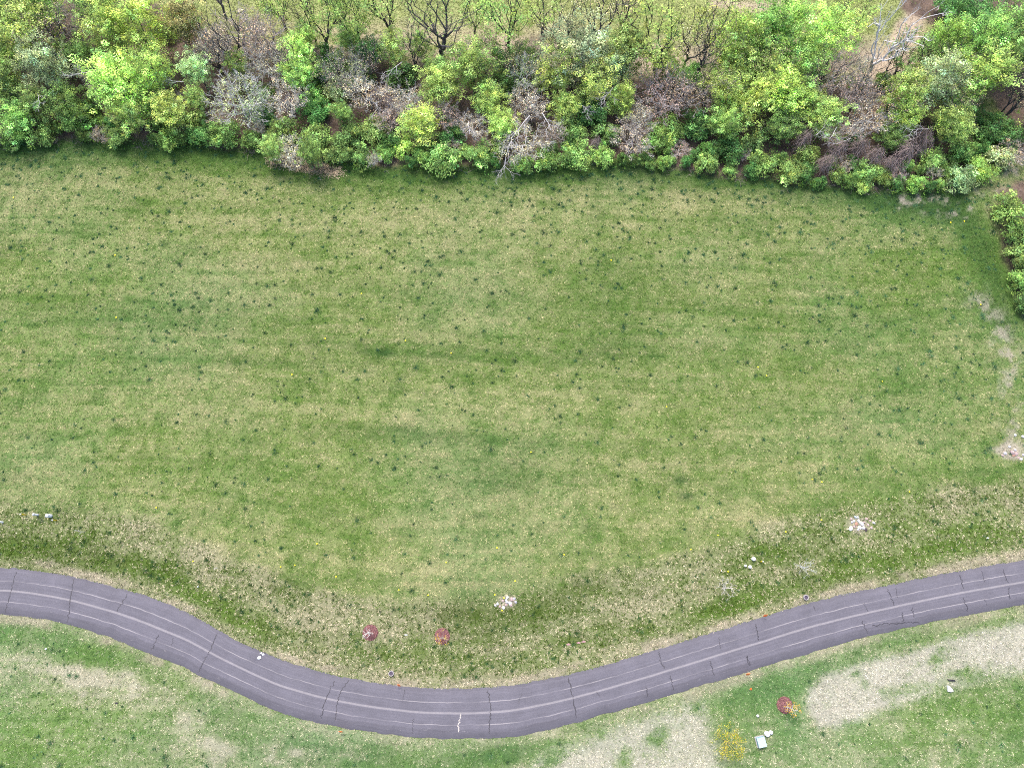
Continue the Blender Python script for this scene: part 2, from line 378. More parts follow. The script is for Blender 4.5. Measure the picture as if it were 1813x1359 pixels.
def survey(x, y):
    """what grows where: tan share, darkness, roughness, and other covers"""
    r = {}
    warp = 6 * (fbm(x / 40, y / 40, 5) - .5)
    # old mowing swaths run across the slope, bending with it
    ys = y + 2.2 * np.sin(x / 38 + .6) + warp
    sw = fbm(x / 26, ys / 1.7, 21, 3); sw2 = fbm(x / 9, ys / .8, 27, 3)
    big = fbm(x / 22, y / 14, 1, 4); med = fbm(x / 4.5, y / 3.2, 9, 4); sm = fbm(x / 1.1, y / .9, 15, 3)
    fl = fbm(x / 24, ys / .50, 33, 2); fl2 = fbm(x / 14 + 3, (y + .35 * x * .12 + warp) / .42, 37, 2)
    t = .42 + .22 * (big - .5) + .24 * (sw - .5) + .25 * (sw2 - .5) + .32 * (fl - .5) + .28 * (fl2 - .5) + .50 * (med - .5) + .75 * (sm - .5)
    dk = .05 + .35 * np.clip(.45 - sw, 0, 1) + .5 * np.clip(.42 - fl, 0, 1) + .6 * np.clip(.44 - med, 0, 1) + .7 * np.clip(.40 - sm, 0, 1)
    for cx, cy, rx, ry, an, dt, d2 in BLW:
        dx, dy = x - cx, y - cy; c, s = math.cos(an), math.sin(an)
        u, v = (dx * c + dy * s) / rx, (-dx * s + dy * c) / ry
        q = u * u + v * v
        wgt = np.exp(-q * .8) * (.35 + 1.3 * med)
        t = t + dt * wgt; dk = dk + d2 * wgt
    r['road'] = droad = dist_line(road_coarse, x, y)
    side = np.where(inside(rough_poly, x, y), 1., 0.)
    dfe = dist_line(field_edge, x, y)
    r['rough'] = rough = np.where(side > 0, sstep(0, 3.0, dfe + 2 * (med - .5)), 0.)
    below = inside(np.vstack([road_lo[::6], W([(2600, 1300), (2600, 1900), (-1200, 1900), (-1200, 1200)])]), x, y)
    r['below'] = below
    t = t + rough * (.30 + .5 * (med - .5)) + below * (.04) + below * .6 * (med - .5)
    dk = dk + rough * (.05)
    # verge: dead pale strip along the asphalt, a green lip right at it
    vg = np.clip(droad - 3.4, 0, 99) + 1.2 * (med - .5) + .7 * (fbm(x / 8, y / 8, 31) - .5)
    strip = np.where(vg < 2.2, 1 - sstep(.35, 1.25, vg + 1.0 * (sm - .5)), 0.)
    r['verge'] = strip * np.where(below, .45 + .5 * (x < -38) + .3 * (x > 8), 1.) * (.25 + .75 * sstep(.40, .58, fbm(x / 4, y / 4, 41)))
    green_band = np.exp(-((vg - 2.8) / 1.5) ** 2) * np.where(side > 0, 1, .6)
    t = t - .32 * green_band * (.4 + med); dk = dk + .10 * green_band
    r['belt'] = np.maximum(1 - sstep(-2.6, -.6, sdist(belt, x, y) + 2.5 * (med - .5)), 1 - sstep(-.6, 1.2, sdist(belt2, x, y) + 2.5 * (med - .5)))
    # shade in front of the trees, painted as darker, greener grass
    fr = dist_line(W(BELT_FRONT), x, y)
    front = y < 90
    belt_shade = np.exp(-((fr) / 3.0) ** 2) * front
    t = t - .5 * belt_shade * (.4 + med); dk = dk + .5 * belt_shade
    rm = np.exp(-(dist_line(rim_right, x, y) / 3.2) ** 2); t = t - .6 * rm; dk = dk + .42 * rm * (.5 + med)
    s1 = sdist(straw1, x, y) + 2.4 * (med - .5) + .9 * (sm - .5); s2 = sdist(straw2, x, y) + 3.5 * (med - .5) + 1.2 * (sm - .5)
    r['straw'] = np.maximum((1 - sstep(-.9, .7, s1)) * .9, (1 - sstep(-1.8, .9, s2)) * .8) * np.clip(1.2 - 4.0 * np.clip(.50 - med, 0, 1) - 1.5 * np.clip(.42 - sm, 0, 1), .12, 1)
    # field beyond the trees
    far = inside(W([(300, 120), (1700, 160), (1640, 20), (2500, -300), (2500, -900), (-900, -900), (-300, -40)]), x, y) & (r['belt'] < .9)
    farw = np.where(far, sstep(80, 86, y + 3 * (med - .5)), 0.); r['far'] = farw
    ds = dist_line(streets[0], x, y)
    r['bare'] = farw * np.exp(-((ds - 0) / 5.5) ** 2) * sstep(.30, .5, fbm(x / 5, y / 2.5, 51))
    db = dist_line(W([(1640, -10), (1620, 40), (1590, 90), (1560, 125)]), x, y)
    r['bare'] = np.maximum(r['bare'], (1 - sstep(1.2, 3.2, db + 2.5 * (med - .5))))
    d3 = dist_line(W([(1270, 5), (1340, 14), (1380, 10)]), x, y); r['bare'] = np.maximum(r['bare'], .8 * np.exp(-(d3 / 1.6) ** 2))
    # paler trampled bank on the right side
    dr = dist_line(bank_right, x, y)
    r['bank'] = np.exp(-((dr) / 2.6) ** 2) * sstep(.40, .75, fbm(x / 1.3, y / 1.6, 61)) * .8
    d4 = dist_line(W([(1600, 356), (1660, 362), (1700, 372), (1750, 340), (1790, 310), (1813, 280)]), x, y)
    r['bank'] = np.maximum(r['bank'], np.exp(-(d4 / 2.0) ** 2) * sstep(.38, .78, fbm(x / .9, y / .9, 62)))
    c5 = at(1788, 797); d5 = np.hypot((x - c5[0]) / 2.2, (y - c5[1]) / 1.4); r['bank'] = np.maximum(r['bank'], (1 - sstep(.7, 1.3, d5 + .9 * (sm - .5))))
    c6 = at(1520, 928); d6 = np.hypot((x - c6[0]) / 1.6, (y - c6[1]) / 1.2); r['bank'] = np.maximum(r['bank'], .7 * (1 - sstep(.5, 1.3, d6 + .9 * (sm - .5))))
    c6 = at(896, 1064); d6 = np.hypot((x - c6[0]) / 1.3, (y - c6[1]) / 1.0); r['bank'] = np.maximum(r['bank'], .7 * (1 - sstep(.5, 1.3, d6 + .9 * (sm - .5))))
    d7 = dist_line(W([(500, 281), (535, 288), (562, 295)]), x, y); r['reed'] = 1 - sstep(.4, 1.5, d7 + 1.2 * (sm - .5))
    r['t'] = np.clip(t, 0, 1); r['dk'] = np.clip(dk, 0, .8); r['med'] = med; r['sm'] = sm; r['big'] = big
    return r
def mixc(a, b, f): return a * (1 - f[:, None]) + b * f[:, None]

def cover_colour(r, t, dk, fine=None):
    n = len(t)
    g = mixc(np.tile(G_GREEN, (n, 1)), np.tile(G_BLUEG, (n, 1)), np.clip(1.6 * (r['big'] - .35), 0, 1) * (1 - r['rough']))
    c = mixc(g, mixc(np.tile(G_TAN, (n, 1)), np.array([[.49, .435, .30]]), r['rough']), t)
    c = mixc(c, mixc(np.tile(G_DEEP, (n, 1)), np.array([[.060, .090, .012]]), r['rough'] * .8), dk)
    bl = r['below'] * 1.; c = c * (1 + bl[:, None] * np.array([.12, .13, .45])); c = mixc(c, G_PALE[None] * .9, bl * sstep(.6, 1.0, r['t']) * .35)
    c = mixc(c, np.tile(G_YEL, (n, 1)) * (.75 + .5 * t[:, None]), r['far'] * .8)
    c = mixc(c, G_PALE[None] * np.array([.92, .84, .80]) * (.75 + .3 * r['med'][:, None]), np.clip(r['verge'] * .6, 0, 1))
    c = mixc(c, G_PALE[None] * np.array([.94, .95, .98]), np.clip(r['straw'] * .85, 0, 1))
    c = mixc(c, G_PINK[None] * 1.15, np.clip(r['bare'], 0, 1) * .85)
    c = mixc(c, G_PALE[None] * np.array([.95, .88, .92]), np.clip(r['bank'], 0, 1) * .7)
    c = mixc(c, G_PALE[None] * np.array([1.15, 1.0, .9]), np.clip(r['reed'], 0, 1) * .9)
    return c

# ------------------------------------------------------------------ ground sheet
GX0, GX1, GY0, GY1, GS = -118, 118, -42, 122, .45
xs = np.r_[-2500, -1200, -600, -350, -230, -165, -135, np.arange(GX0, GX1 + .01, GS), 135, 165, 230, 350, 600, 1200, 2500]
ys_ = np.r_[-2500, -1200, -600, -350, -200, -110, -65, np.arange(GY0, GY1 + .01, GS), 140, 170, 230, 350, 600, 1200, 2500]
XX, YY = np.meshgrid(xs, ys_); x, y = XX.ravel(), YY.ravel()
r = survey(x, y)
gc = cover_colour(r, r['t'] * .8, np.clip(r['dk'] + .1, 0, .9)) * (.6 + .38 * np.clip(r['bare'] + r['far'] + r['reed'], 0, 1))[:, None]
gc = mixc(gc, (G_LITTER * .6)[None] * (.5 + 1.0 * r['sm'][:, None]), r['belt'])
edge_f = np.minimum.reduce([x - GX0, GX1 - x, y - GY0, GY1 - y]).clip(0, 6) / 6
z = (.10 * (fbm(x / 3, y / 3, 71) - .5) + .05 * (r['sm'] - .5)) * edge_f * sstep(4.2, 7.5, r['road'])
z = z - .05 * (1 - sstep(2.8, 3.2, r['road']))       # bed under the road
nx, ny = len(xs), len(ys_)
ii = (np.arange(ny - 1)[:, None] * nx + np.arange(nx - 1)[None]).ravel()
F = np.stack([ii, ii + 1, ii + nx + 1, ii + nx], 1)
g = link('ground', mesh_np('ground', np.stack([x, y, z], 1), F, M['ground'], gc, smooth=True)); tag(g, kind='structure')

# ------------------------------------------------------------------ road
prof = [(-1.06, -.06), (-1.0, .045), (-.7, .07), (-.35, .09), (0, .10), (.35, .09), (.7, .07), (1.0, .045), (1.06, -.06)]
nm = len(mid); V = []; uvs = []
raged = (fbm(ulen / .9, ulen * 0, 81, 3) - .5) * .4; raged2 = (fbm(ulen / 1.6, ulen * 0 + 9, 83, 3) - .5) * .4
for j, (a, h) in enumerate(prof):
    off = np.where(a > 0, a * (wu + raged), a * (wl + raged2))
    p = mid + nor * off[:, None]; V.append(np.column_stack([p, np.full(nm, h)]))
    uvs.append(np.column_stack([ulen, np.full(nm, .5 - a / 2)]))
V = np.stack(V, 1).reshape(-1, 3); uvs = np.stack(uvs, 1).reshape(-1, 2); k = len(prof)
ii = (np.arange(nm - 1)[:, None] * k + np.arange(k - 1)[None]).ravel()
road = link('road', mesh_np('road', V, np.stack([ii, ii + k, ii + k + 1, ii + 1], 1), M['asphalt'], smooth=True, uv=uvs)); tag(road, kind='structure')
def road_z(x, y):
    d = np.hypot(mid[:, 0] - x, mid[:, 1] - y); i = d.argmin(); s = (np.array([x, y]) - mid[i]) @ nor[i]; a = s / (wu[i] if s > 0 else wl[i])
    return float(np.interp(a, [p[0] for p in prof], [p[1] for p in prof]))
CR = [[(29, 1011), (22, 1039), (10, 1085)], [(132, 1023), (125, 1060), (120, 1101)], [(226, 1051), (207, 1082)], [(282, 1123), (267, 1151)],
      [(385, 1120), (373, 1151), (360, 1171), (352, 1190)], [(618, 1202), (604, 1221), (598.5, 1239), (593, 1276)], [(593, 1204), (581, 1227), (575, 1242), (569, 1271)],
      [(717, 1219), (713, 1239)], [(731, 1271), (731, 1298)], [(864, 1221), (869, 1254), (866, 1298)], [(1006, 1198), (1014, 1233), (1021, 1271)], [(924, 1227), (917, 1245)],
      [(1165, 1152), (1171, 1174), (1177, 1182)], [(1144, 1215), (1147, 1233)], [(1185, 1195), (1193, 1221)], [(1272, 1127), (1276, 1148)], [(1256, 1168), (1265, 1195)], [(1322, 1160), (1328, 1177)],
      [(1336, 1104), (1343.5, 1133)], [(1321, 1160), (1326, 1178)], [(1439, 1071), (1444, 1080)], [(1528, 1066), (1536, 1083)], [(1525.5, 1098), (1537, 1121)], [(1571, 1042), (1583, 1072)],
      [(1586, 1038), (1588, 1058)], [(1699, 1016), (1705, 1042)], [(1705, 1057), (1713, 1083)], [(1775, 1007), (1784, 1032)], [(1738, 1010), (1743, 1030)], [(1743, 1060), (1747, 1072)],
      [(1785, 1039), (1787, 1060)], [(1614, 1074.5), (1618, 1092)], [(1597, 1083), (1599, 1101)], [(1543, 1107), (1570, 1104), (1590, 1102), (1628, 1101)], [(1056, 1224), (1062, 1232)], [(307, 1128), (305, 1142)]]
FAINT = {7, 8, 11, 15, 20, 28, 29, 21, 34, 35, 24}
def strip_mesh(name, pts, wd, mat, zoff=.006):
    p = resample(W(pts), max(6, int(len(pts) * 9)))
    t = np.gradient(p, axis=0); t /= np.linalg.norm(t, axis=1, keepdims=True); nn = np.stack([-t[:, 1], t[:, 0]], 1)
    p = p + nn * R.normal(0, .075, (len(p), 1)); w_ = wd * R.uniform(.45, 1.3, len(p)); w_[0] *= .3; w_[-1] *= .3
    A = p + nn * w_[:, None] / 2; B = p - nn * w_[:, None] / 2
    V = [(a[0], a[1], road_z(*a) + zoff) for a in A] + [(b[0], b[1], road_z(*b) + zoff) for b in B]
    n = len(p); return mesh_py(name, V, [(i, i + n, i + n + 1, i + 1) for i in range(n - 1)], mat)
for i, c in enumerate(CR):
    link('crack', strip_mesh('crack', c, .07 if i in FAINT else .13, M['tar']), road)
o = link('crack', strip_mesh('crack', [(817, 1262), (811, 1280), (813, 1295)], .16, M['pale_sealant']), road); o['label'] = 'pale sealed crack'

# ------------------------------------------------------------------ grass blades (one thing nobody could count)
NT = 420000                          # tufts, each of a few blades sharing one shade
tx = R.uniform(-100, 100, NT); ty = R.uniform(-27, 104, NT)
keep = np.abs(tx) < (ty * st_ + ALT * ct) * 906.5 / 1207 * 1.06 + 2
tx, ty = tx[keep], ty[keep]
r = survey(tx, ty); nT = len(tx)
droad_true = np.where(inside(road_poly, tx, ty), 0, dist_line(road_poly[::3], tx, ty, True))
keep = (droad_true > .04) & (R.random(nT) > r['belt'] * .9) & (R.random(nT) > r['bare'] * .6)
tx, ty = tx[keep], ty[keep]; r = {k_: v[keep] for k_, v in r.items()}; droad_true = droad_true[keep]; nT = len(tx)
fine = R.random(nT)
r['straw'] = r['straw'] * .9 - .12 * R.random(nT); r['straw'] = np.clip(r['straw'], 0, 1)
for k_ in ('verge', 'straw', 'bank', 'bare', 'reed'): r[k_] = np.clip(r[k_] * 1.7 - .75 * R.random(nT), 0, 1)
rough2 = np.clip(r['rough'] + .12 * r['below'] + .3 * r['straw'], 0, 1)
amp = 1.1 + 1.25 * rough2
tt = np.clip(r['t'] + amp * (fine - .5), 0, 1); tt = tt * tt * (3 - 2 * tt) * .85 + tt * .15
dkk = np.clip(r['dk'] + R.normal(0, .08, nT) + np.where(R.random(nT) < .30, .30 + .40 * rough2, 0), 0, .95)
bc = cover_colour(r, tt, dkk)
bc *= (R.uniform(.82, 1.18, nT) * (1 + (.50 + .55 * rough2) * (fine - .5)))[:, None]
bc = mixc(bc, (G_LITTER * 1.1)[None] * R.uniform(.5, 1.6, (nT, 1)), r['belt'] * .8)
lipg = np.exp(-(droad_true / .35) ** 2) * (R.random(nT) < .6)
bc = mixc(bc, (G_GREEN * .8)[None], lipg * .7)
K = 4
bc = np.repeat(bc, K, 0) * R.uniform(.82, 1.2, (nT * K, 1)); rough2 = np.repeat(rough2, K); droad_true = np.repeat(droad_true, K); r = {k_: np.repeat(v, K) for k_, v in r.items()}
bx = np.repeat(tx, K); by = np.repeat(ty, K); nB = len(bx)
sp_ = np.where(droad_true < .2, .02, .085); bx = bx + R.normal(0, 1, nB) * sp_; by = by + R.normal(0, 1, nB) * sp_
ln = R.uniform(.09, .18, nB) * (1 + .35 * rough2 + .6 * r['reed']); wd = R.uniform(.07, .13, nB)
ln = np.where(droad_true < .3, ln * .7, ln)
th = R.uniform(0, 2 * math.pi, nB); ti = np.radians(R.uniform(25, 86, nB))
dirx, diry = np.cos(th), np.sin(th); px_, py_ = -diry, dirx
h = ln * np.cos(ti) * .7; o_ = ln * np.sin(ti)
gz = (.10 * (fbm(bx / 3, by / 3, 71) - .5)) * sstep(4.2, 7.5, r['road']) + .01
V = np.zeros((nB, 3, 3), np.float32)
V[:, 0] = np.stack([bx - px_ * wd / 2, by - py_ * wd / 2, gz], 1); V[:, 1] = np.stack([bx + px_ * wd / 2, by + py_ * wd / 2, gz + .02], 1)
V[:, 2] = np.stack([bx + dirx * o_, by + diry * o_, gz + h + .02], 1)
go = link('grass', mesh_np('grass', V.reshape(-1, 3), np.arange(nB * 3).reshape(-1, 3), M['grass'], np.repeat(bc, 3, 0)))
tag(go, 'short mixed green and tan meadow grass over the whole field and verges', 'grass', kind='stuff')

# darker tussocks scattered through the field
def tussocks(pts, rad, colr, nbl, hgt):
    V = []; cols = []
    for (x0, y0), rr, c in zip(pts, rad, colr):
        n = int(nbl * (rr / .3) ** 1.4) + 6
        a = R.uniform(0, 2 * math.pi, n); q = rr * np.abs(R.normal(0, .5, n))
        sx, sy = x0 + q * np.cos(a), y0 + q * np.sin(a)
        a2 = R.uniform(0, 6.28, n); l = R.uniform(.4, 1, n) * hgt
        w_ = .08
        v = np.zeros((n, 3, 3)); v[:, 0] = np.stack([sx - np.sin(a2) * w_, sy + np.cos(a2) * w_, np.full(n, .02)], 1)
        v[:, 1] = np.stack([sx + np.sin(a2) * w_, sy - np.cos(a2) * w_, np.full(n, .02)], 1)
        v[:, 2] = np.stack([sx + np.cos(a2) * l * .5, sy + np.sin(a2) * l * .5, .05 + l * .75], 1)
        V.append(v); cols.append(np.repeat(c[None] * R.uniform(.6, 1.35, (n, 1)), 3, 0))
    return np.concatenate(V).reshape(-1, 3), np.concatenate(cols)
cx = R.uniform(-95, 95, 16000); cy = R.uniform(-25, 76, 16000)
rr_ = survey(cx, cy)
dens = .07 + .20 * sstep(25, 68, cy) + .16 * sstep(40, 75, cx) * (cy > 5) + .25 * np.exp(-(dist_line(W(BELT_FRONT), cx, cy) / 6) ** 2) + .14 * rr_['rough'] + .45 * rr_['rough'] * np.exp(-((rr_['road'] - 6.5) / 1.6) ** 2) * (cx < 10) + .6 * np.clip(vn(cx / 7, cy / 4, 77) - .62, 0, 1)
ok = (R.random(16000) < dens) & (rr_['road'] > 4.4) & (rr_['belt'] < .5) & (rr_['straw'] < .3) & (np.abs(cx) < (cy * st_ + ALT * ct) * .76)
cx, cy = cx[ok], cy[ok]; n = len(cx)
rough_here = rr_['rough'][ok]
trad = np.clip(R.lognormal(-1.25, .45, n), .12, .75)
tcol = np.array([.11, .225, .105])[None] * R.uniform(.8, 1.5, (n, 1)) * (1 - .25 * rough_here[:, None]) + np.array([.012, .02, -.008])[None] * rough_here[:, None]
V, cc = tussocks(np.column_stack([cx, cy]), trad, tcol, 60, .08)
go = link('grass_tussocks', mesh_np('grass_tussocks', V, np.arange(len(V)).reshape(-1, 3), M['grass'], cc))
tag(go, 'dark bluish green grass tussocks dotted over the paler field', 'grass', kind='stuff')

# dry reeds at the tree line
q = R.uniform(0, 1, 2600); pl = W([(478, 278), (505, 281), (535, 288), (562, 293), (600, 300)])
pp = resample(pl, 100)[(q * 99).astype(int)] + R.normal(0, .6, (2600, 2)) - np.array([0, .5])
a2 = R.normal(-.6, .5, 2600); l = R.uniform(.4, 1.1, 2600); v = np.zeros((2600, 3, 3)); w_ = .04
v[:, 0] = np.column_stack([pp[:, 0] - w_, pp[:, 1], np.zeros(2600)]); v[:, 1] = np.column_stack([pp[:, 0] + w_, pp[:, 1] + w_, np.zeros(2600)])
v[:, 2] = np.column_stack([pp[:, 0] + np.cos(a2) * l * .9, pp[:, 1] + np.sin(a2) * l * .8, l * .45])
cc = np.repeat(np.array([[.52, .43, .33]]) * R.uniform(.6, 1.3, (2600, 1)), 3, 0)
go = link('dry_reeds', mesh_np('dry_reeds', v.reshape(-1, 3), np.arange(7800).reshape(-1, 3), M['grass'], cc))
tag(go, 'pale pinkish dead reeds flattened along the left middle of the tree line', 'dry grass', kind='stuff')

# ------------------------------------------------------------------ tree builders
def grow(targets, trunk, tip_r, seed, sag=.12, upbias=.55, pw=.5):
    """attach every target to the nearest wood already grown; return segments and radii"""
    rg = np.random.default_rng(seed)
    nodes = [np.array(p, float) for p in trunk]; par = [-1] + list(range(len(trunk) - 1))
    plen = [float(np.linalg.norm(p - nodes[0])) for p in nodes]
    order = np.argsort(np.linalg.norm(targets - nodes[-1] * .6, axis=1))
    ends = []
    for ti in order:
        t = targets[ti]; A = np.array(nodes)
        d = t - A; dist = np.linalg.norm(d, axis=1)
        cost = dist + pw * np.array(plen) + upbias * np.clip(A[:, 2] - t[2] + .25 * dist, 0, None) * 2
        cost[0] += 3
        j = int(np.argmin(cost)); p0 = nodes[j]; L_ = dist[j]
        ns = max(1, int(L_ / .9)); prev = j
        bend = np.array([rg.normal(0, sag), rg.normal(0, sag), -abs(rg.normal(0, sag)) * .6]) * L_
        for k in range(1, ns + 1):
            f = k / ns; q_ = p0 + (t - p0) * f + bend * math.sin(math.pi * f) + (rg.normal(0, .05, 3) * L_ * .35 if k < ns else 0)
            nodes.append(q_); par.append(prev); plen.append(plen[j] + L_ * f); prev = len(nodes) - 1
        ends.append(prev)
    n = len(nodes); load = np.zeros(n)
    for e in ends: load[e] += 1
    for i in range(n - 1, 0, -1): load[par[i]] += load[i]
    rad = tip_r * np.maximum(load, 1) ** .5
    segs = [(*nodes[par[i]], *nodes[i], rad[par[i]] * (1 if par[i] < len(trunk) else .85) if par[i] >= 0 else rad[i], rad[i]) for i in range(1, n)]
    for s_i, s in enumerate(segs):                # a thin child does not start as thick as its parent
        if s[6] > 2.2 * s[7]: segs[s_i] = (*s[:6], s[7] * 1.5, s[7])
    return segs, np.array([nodes[e] for e in ends])
def twig_spray(tips, centre, n, L_, rg, r=.012, up=.3, droop=0.):
    out = []
    for t in tips:
        d0 = t - centre; d0 /= np.linalg.norm(d0) + 1e-6
        for k in range(n):
            d = d0 + rg.normal(0, .6, 3); d[2] += up - droop; d /= np.linalg.norm(d)
            l = L_ * rg.uniform(.5, 1.2); m_ = t + d * l * .55; d2 = d + rg.normal(0, .35, 3); d2 /= np.linalg.norm(d2)
            e = m_ + d2 * l * .5
            out.append((*t, *m_, r, r * .75)); out.append((*m_, *e, r * .75, r * .4))
            for q_ in range(2):
                d3 = d2 + rg.normal(0, .7, 3); d3 /= np.linalg.norm(d3); out.append((*m_, *(m_ + d3 * l * .4), r * .6, r * .35))
    return out
def leaves(centres, n, sig, size, rg, flat=.6, tint_sd=.16, normal_up=.8):
    """diamond leaf clumps round each centre"""
    m_ = len(centres); cc = np.repeat(centres, n, 0); N_ = len(cc)
    off = rg.normal(0, 1, (N_, 3)); off /= np.linalg.norm(off, axis=1, keepdims=True); off *= (rg.random((N_, 1)) ** .45)
    sg = np.repeat(sig * rg.uniform(.75, 1.3, m_), n)[:, None]
    p = cc + off * sg * np.array([1, 1, flat])
    nrm = off * .7 + rg.normal(0, .55, (N_, 3)); nrm[:, 2] += normal_up; nrm /= np.linalg.norm(nrm, axis=1, keepdims=True)
    u = np.cross(nrm, rg.normal(0, 1, (N_, 3))); u /= np.linalg.norm(u, axis=1, keepdims=True) + 1e-9; v = np.cross(nrm, u)
    s = size * rg.uniform(.6, 1.35, (N_, 1))
    V = np.stack([p - u * s, p - v * s * .55 + nrm * s * .12, p + u * s, p + v * s * .55 + nrm * s * .12], 1).reshape(-1, 3)
    tint = np.repeat(np.exp(rg.normal(0, tint_sd, m_)), n)
    hue = np.repeat(rg.normal(0, .08, m_), n)
    col = np.stack([tint * (1 + hue), tint, tint * (1 - hue)], 1)
    return V, np.arange(N_ * 4).reshape(-1, 4), np.repeat(col, 4, 0)
def lobed(rg, cx, cz, R0, Hh, nl, nper, low=.0):
    """clump centres over the outsides of several lobes filling an egg-shaped crown"""
    cs = []
    for i in range(nl):
        f = (i + .5) / nl; zz = cz + Hh * (2 * f - 1) * .72
        rr = R0 * math.sqrt(max(.05, 1 - (2 * f - 1) ** 2 * .8)) * rg.uniform(.3, .72); a = i * 2.4 + rg.uniform(-.4, .4)
        c = np.array([rr * math.cos(a) * rg.uniform(.6, 1.1), rr * math.sin(a) * rg.uniform(.6, 1.1), zz]); lr = R0 * rg.uniform(.22, .46)
        d = rg.normal(0, 1, (nper, 3)); d[:, 2] += .35; d /= np.linalg.norm(d, axis=1, keepdims=True)
        cs.append(c + d * lr * rg.uniform(.55, 1.08, (nper, 1)) * np.array([1, 1, .9]))
    c = np.concatenate(cs); return c[c[:, 2] > low]
def trunk_line(h, rg, lean=.3, n=5):
    return [np.array([lean * math.sin(k * 1.3) * k / n * rg.uniform(.3, 1), lean * math.cos(k * 1.7) * k / n * rg.uniform(.3, 1), h * k / n]) for k in range(n + 1)]
PROTO = {}
def finish(kind, segs, leaf, R0, H0, cz, nt_=3):
    V, F = tubes(segs, nt_)
    wood = mesh_np(kind + '_wood', V, F, M['bark'])
    lf = None
    if leaf is not None:
        lf = mesh_np(kind + '_leaves', leaf[0], leaf[1], M['leaf'], leaf[2])
    PROTO.setdefault(kind, []).append((wood, lf, R0, H0, cz))
for s in range(5):      # leafy spring tree, lobed crown
    rg = np.random.default_rng(100 + s); H0 = 10.; R0 = 4.
    c = lobed(rg, 0, 6.2, R0, 4.1, 26, 10, 1.2); c = c + rg.normal(0, .55, c.shape); c[:, :2] *= rg.uniform(.82, 1.2, 2)
    segs, tips = grow(c[::2], trunk_line(5.2, rg, .5), .016, s)
    segs += twig_spray(tips, np.array([0, 0, 5.5]), 3, .9, rg)
    finish('leafy', segs, leaves(c, 36, .62, .115, rg, .75, .42), R0, H0, 6.4)
for s in range(4):      # tall upright tree just coming into leaf
    rg = np.random.default_rng(200 + s); H0 = 12.; R0 = 3.4
    n = 95; zz = rg.uniform(4.2, 12, n); rad = R0 * (.35 + .65 * np.sin(np.clip((zz - 3.2) / 9.4, 0, 1) * math.pi) ** .7) * rg.uniform(.2, 1, n) ** .6
    a = rg.uniform(0, 2 * math.pi, n); c = np.column_stack([rad * np.cos(a), rad * np.sin(a), zz])
    segs, tips = grow(c, trunk_line(3.6, rg, .3), .024, s, .06, 1.4, .8)
    segs += twig_spray(tips, np.array([0, 0, 4.]), 1, .8, rg, .012, .8)
    finish('sparse', segs, leaves(c[rg.random(n) < .85], 20, .75, .14, rg, .8, .3), R0, H0, 8.)
for s in range(4):      # bare upright tree, dark limbs
    rg = np.random.default_rng(300 + s); H0 = 12.; R0 = 3.6
    n = 75; zz = rg.uniform(4.5, 12, n); rad = R0 * (.2 + .8 * np.clip((zz - 2) / 8, 0, 1)) * rg.uniform(.1, 1, n) ** .55
    a = rg.uniform(0, 2 * math.pi, n); c = np.column_stack([rad * np.cos(a), rad * np.sin(a), zz])
    segs, tips = grow(c, trunk_line(2.6, rg, .3), .026, s, .06, 1.6, .8)
    segs += twig_spray(tips, np.array([0, 0, 3.]), 3, .9, rg, .012, .9)
    finish('bare', segs, leaves(tips + np.array([0, 0, .4]), 6, .8, .09, rg, .8), R0, H0, 8.)
for s in range(4):      # low spreading tree, pale lichened twigs and pale buds
    rg = np.random.default_rng(400 + s); H0 = 7.; R0 = 4.
    n = 110; d = rg.normal(0, 1, (n, 3)) * np.array([rg.uniform(.7, 1.3), rg.uniform(.7, 1.3), 1]); d[:, 2] = np.abs(d[:, 2]) * .8; d /= np.linalg.norm(d, axis=1, keepdims=True)
    c = d * rg.uniform(.35, 1.08, (n, 1)) * np.array([4, 4, 3.4]) + np.array([0, 0, 3.2])
    segs, tips = grow(c, trunk_line(2.4, rg, .5), .022, s, .16, .5, .4)
    segs += twig_spray(tips, np.array([0, 0, 2.]), 3, 1.05, rg, .024, .1)
    finish('pale', segs, leaves(tips, 16, .7, .10, rg, .8, .45), R0, H0, 5.)
for s in range(2):      # white dead tree
    rg = np.random.default_rng(500 + s); H0 = 12.; R0 = 4.5
    n = 70; zz = rg.uniform(4, 12, n); rad = R0 * (.15 + .85 * (zz - 3) / 9) * rg.uniform(.2, 1, n) ** .5
    a = rg.uniform(0, 2 * math.pi, n); c = np.column_stack([rad * np.cos(a), rad * np.sin(a), zz])
    segs, tips = grow(c, trunk_line(1.0, rg, .1), .030, s, .04, 1.8, .7)
    segs += twig_spray(tips, np.array([0, 0, 3.]), 3, 1.0, rg, .018, .8)
    finish('dead', segs, None, R0, H0, 8.)
for s in range(5):      # low dense shrub
    rg = np.random.default_rng(600 + s); H0 = 3.2; R0 = 2.4
    c = lobed(rg, 0, 1.5, R0, 1.2, 8, 15, .15)
    segs, tips = grow(c[::2], [np.zeros(3), np.array([.1, .1, .4])], .012, s, .1, .6)
    segs += twig_spray(tips, np.zeros(3), 2, .5, rg, .010)
    finish('shrub', segs, leaves(c, 32, .48, .100, rg, .7, .46), R0, H0, 1.5)
